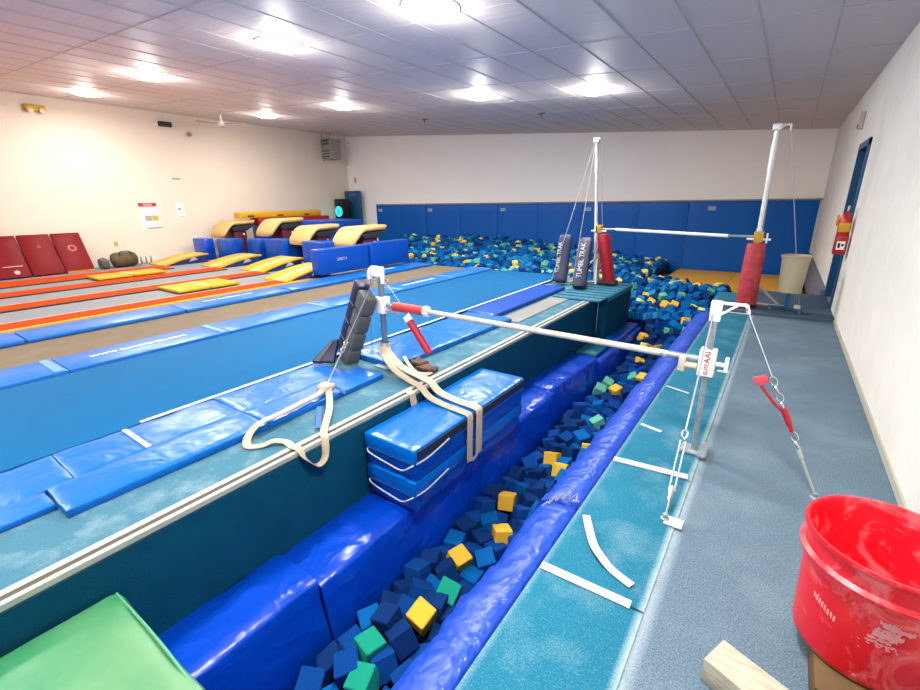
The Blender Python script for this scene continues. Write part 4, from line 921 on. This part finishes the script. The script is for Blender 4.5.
# red pads on uprights
t = thing('upright_sleeve', 'chalky red padded sleeve around the foot of the tall right upright', 'pad', (XR_, YR_, .05))
obj('padded_sleeve', B(lathe([(.045, 0), (.11, 0), (.122, .03), (.12, .40), (.112, .82), (.105, .86), (.045, .87)], (XR_ - .01, YR_ - .01, .045), 28)), REDCH, t)
obj('foot_strap', B(lathe([(.122, 0), (.126, .01), (.126, .03), (.122, .04)], (XR_ - .01, YR_ - .01, .055), 28, None, True)), BLACK, t)
t = thing('roller_pad', 'bright red cylindrical pad standing beside the tall left upright', 'pad', (-2.5, 8.05, .07))
Mr = Matrix.Translation((-2.44, 8.02, .085)) @ Matrix.Rotation(-.20, 4, 'Y')
obj('padded_sleeve', B(lathe([(.01, 0), (.10, 0), (.108, .03), (.108, .80), (.10, .84), (.01, .85)], (0, 0, 0), 26, Mr)), mat('bright_red', (206, 16, 40), .4, bump=.15, bscale=10), t)
obj('base_shoe', B(pad(-2.62, -2.3, 7.88, 8.14, .05, .115, .03, .01, 9, .05, 3)), mat('shoe_dark', (70, 40, 44), .7), t)
# navy pads leaning
for k, (bx, by, tx, ty, zz, lab) in enumerate([(-3.24, 7.72, -3.12, 8.15, .85, 'left navy pad leaning beside the tall left upright'), (-2.72, 7.3, -2.86, 7.95, .84, 'right navy pad with white lettering leaning on the tall left upright')]):
    t = thing('navy_pad', lab, 'pad', (bx, by, .02), 'navy lettered pads leaning at the tall left upright')
    zb_ = .065 if k else .05
    up = (Vector((tx, ty, zz)) - Vector((bx, by, zb_))); L = up.length; M = basis((1, .25, 0), up, (bx, by, zb_))
    obj('vinyl_cover', B(pad(-.115, .115, .0, L, -.07, .07, .05, .006, 4, .12, k, M=M)), NAVY, t)
    text('TUMBL TRAK', .12 if k else .10, M @ Matrix.Translation((-.02 if k else -.07, L * .5, .078)) @ Matrix.Rotation(PI / 2, 4, 'Z'), TAPE, t, depth=.004, spacing=1.0)
# trash can on blue dolly
t = thing('chalk_bin', 'beige plastic bin on a blue wheeled stand near the right wall', 'bin', (.16, 7.25, .04))
cx, cy = .165, 7.25
obj('bin_body', B(lathe([(.005, 0), (.125, 0), (.155, .45), (.165, .455), (.168, .475), (.155, .48), (.15, .45), (.12, .02), (.005, .02)], (cx, cy, .30), 30)), mat('bin_beige', (204, 194, 158), .55, var=.05, vscale=6), t)
dl = obj('stand', B(box(cx - .025, cx + .025, cy - .025, cy + .025, .1, .30), box(cx - .2, cx + .04, cy - .02, cy + .02, .075, .105, .004), box(cx - .0, cx + .02, cy - .02, cy + .16, .075, .105, .004), box(0, .22, -.02, .02, 0, .03, .004, M=rotM((cx, cy, .075), 0, 0, -.7))), BLUEPAINT, t)
for wx, wy in ((cx - .18, cy), (cx + .15, cy - .125), (cx + .01, cy + .14)): obj('caster', B(lathe([(.005, -.01), (.025, -.01), (.025, .01), (.005, .01)], (0, 0, 0), 14, basis((0, 1, 0), (0, 0, 1), (wx, wy, .066)))), mat('caster_grey', (150, 148, 140), .5), dl)
obj('hub_tag', B(box(cx + .08, cx + .15, cy - .12, cy - .05, .106, .15, .01)), mat('tag_cream', (220, 214, 190), .6), t)

# fire extinguisher and alarm
ye = 7.42; xe = xr(ye)
t = thing('fire_extinguisher', 'red fire extinguisher with yellow tags in front of the blue door', 'fire extinguisher', (xe, ye, .9))
obj('cylinder', B(lathe([(.005, 0), (.06, 0), (.065, .02), (.065, .2), (.04, .26), (.02, .28), (.02, .3)], (xe - .09, ye, 1.02), 22)), mat('ext_red', (206, 24, 30), .3), t)
obj('valve_handle', B(box(xe - .10, xe - .08, ye - .06, ye + .05, 1.34, 1.352), box(xe - .1, xe - .08, ye - .07, ye + .03, 1.37, 1.38), tube([(xe - .09, ye, 1.3), (xe - .09, ye, 1.375)], .012, 8)), CHROME, t, 0)
obj('yellow_tag', B(box(xe - .15, xe - .04, ye - .075, ye - .068, 1.07, 1.18, .002), box(xe - .17, xe - .15, ye + .06, ye + .16, 1.14, 1.27, .02)), YEL, t)
bx_ = obj('holder_box', B(box(xe - .15, xe - .026, ye - .09, ye + .09, .80, 1.03, .006)), mat('ext_box_red', (190, 20, 34), .4), t)
obj('instruction_label', B(box(xe - .13, xe - .05, ye - .096, ye - .09, .86, .96)), WHITE, bx_, 0)
obj('label_print', B(box(xe - .12, xe - .095, ye - .098, ye - .096, .88, .94), box(xe - .085, xe - .06, ye - .098, ye - .096, .90, .93)), BLACK, bx_, 0)
t = thing('alarm_strobe', 'small white and pink alarm strobe on the right wall above the door', 'alarm', (xr(9.2), 9.2, 2.5))
obj('housing', B(box(xr(9.2) - .05, xr(9.2), 9.12, 9.28, 2.42, 2.64, .008)), mat('strobe_white', (228, 206, 200), .5), t)
obj('strobe_lens', B(box(xr(9.2) - .07, xr(9.2) - .05, 9.15, 9.25, 2.43, 2.48, .005)), mat('strobe_red', (210, 130, 120), .4), t)

# ------------------------------------------------------------------ foreground right: bucket, block, plank
bc = (.425, 1.66)
def bucket_mat():
    M = mat('bucket_red', (214, 14, 34), .33, spec=.5)
    n = M.node_tree.nodes; l = M.node_tree.links; b = n['Principled BSDF']; tc = n.new('ShaderNodeTexCoord')
    def nz(s, det, dist=0):
        q = n.new('ShaderNodeTexNoise'); q.inputs['Scale'].default_value = s; q.inputs['Detail'].default_value = det; q.inputs['Roughness'].default_value = .7; q.inputs['Distortion'].default_value = dist
        l.new(tc.outputs['Object'], q.inputs['Vector']); return q
    a, c = nz(6, 8, 1.5), nz(45, 3)
    ra = n.new('ShaderNodeValToRGB'); ra.color_ramp.elements[0].position = .52; ra.color_ramp.elements[1].position = .66; l.new(a.outputs['Fac'], ra.inputs[0])
    rc = n.new('ShaderNodeValToRGB'); rc.color_ramp.elements[0].position = .68; rc.color_ramp.elements[1].position = .74; l.new(c.outputs['Fac'], rc.inputs[0])
    mxm = n.new('ShaderNodeMath'); mxm.operation = 'MULTIPLY'; mxm.inputs[1].default_value = .45; l.new(ra.outputs[0], mxm.inputs[0])
    mm = n.new('ShaderNodeMath'); mm.operation = 'MAXIMUM'; l.new(mxm.outputs[0], mm.inputs[0]); l.new(rc.outputs[0], mm.inputs[1])
    mx = n.new('ShaderNodeMix'); mx.data_type = 'RGBA'; l.new(mm.outputs[0], mx.inputs[0]); mx.inputs[6].default_value = (*lin((214, 12, 34)), 1); mx.inputs[7].default_value = (*lin((240, 150, 156)), 1)
    l.new(mx.outputs[2], b.inputs['Base Color'])
    rr = n.new('ShaderNodeMapRange'); l.new(mm.outputs[0], rr.inputs[0]); rr.inputs[3].default_value = .33; rr.inputs[4].default_value = .8; l.new(rr.outputs[0], b.inputs['Roughness']); return M
t = thing('chalk_bucket', 'red plastic bucket smeared with chalk at the lower right', 'bucket', (bc[0], bc[1], .085))
BM_ = bucket_mat()
H_ = .415
obj('bucket_body', B(lathe([(.004, 0), (.172, 0), (.182, .008), (.186, .03), (.200, .315), (.216, .32), (.219, .335), (.206, .345), (.206, .365), (.208, .395), (.215, .40), (.219, .41), (.216, .418), (.207, .417), (.200, .40), (.175, .03), (.165, .018), (.004, .016)], (bc[0], bc[1], .085), 56)), BM_, t, 45)
CHK = mat('chalk_smear', (248, 166, 172), .9, var=.12, vscale=30)
def smear(a0, a1, z0, z1, n_=10, jag=.01):
    """thin patch of chalk following the bucket's side"""
    def f(bm):
        rows = []
        for i in range(n_ + 1):
            a = a0 + (a1 - a0) * i / n_; col_ = []
            for z in (z0 + rnd.uniform(-jag, jag), z1 + rnd.uniform(-jag, jag)):
                R_ = .1835 + (.2005 - .182) * (z - .03) / .285; col_.append(bm.verts.new((bc[0] + R_ * math.cos(a), bc[1] + R_ * math.sin(a), .085 + z)))
            rows.append(col_)
        for p, q in zip(rows, rows[1:]): bm.faces.new((p[0], q[0], q[1], p[1]))
    return f
af = math.atan2(-bc[1], -bc[0])
obj('chalk_patch', B(*[smear(af + .02 + rnd.uniform(0, .15), af + .40 + rnd.uniform(-.15, .12), .09 + q * .013, .099 + q * .013 + rnd.uniform(0, .01), 14, .004) for q in range(14)]), CHK, t, 0)
obj('molded_lettering', B(*[smear(af - .72 + q * .05, af - .685 + q * .05, .20 - .004 * q, .222 - .004 * q, 2, .003) for q in range(8)]), CHK, t, 0)
t = thing('wood_block', 'brown wooden block under the red bucket', 'wood block', (.40, 1.6, 0))
obj('block_body', B(box(.30, .52, 1.40, 1.82, 0, .083, .004)), DWOOD, t)
t = thing('wood_plank', 'pale chalky wooden beam end at the bottom edge beside the bucket', 'wood beam', (.2, 1.3, 0))
Mw = basis((.93, -.37, 0), (.37, .93, 0), (.035, 1.36, .0))
obj('beam_body', B(box(0, .8, -.065, .055, 0, .095, .006, M=Mw)), WOOD, t)
bpy.context.view_layer.update()
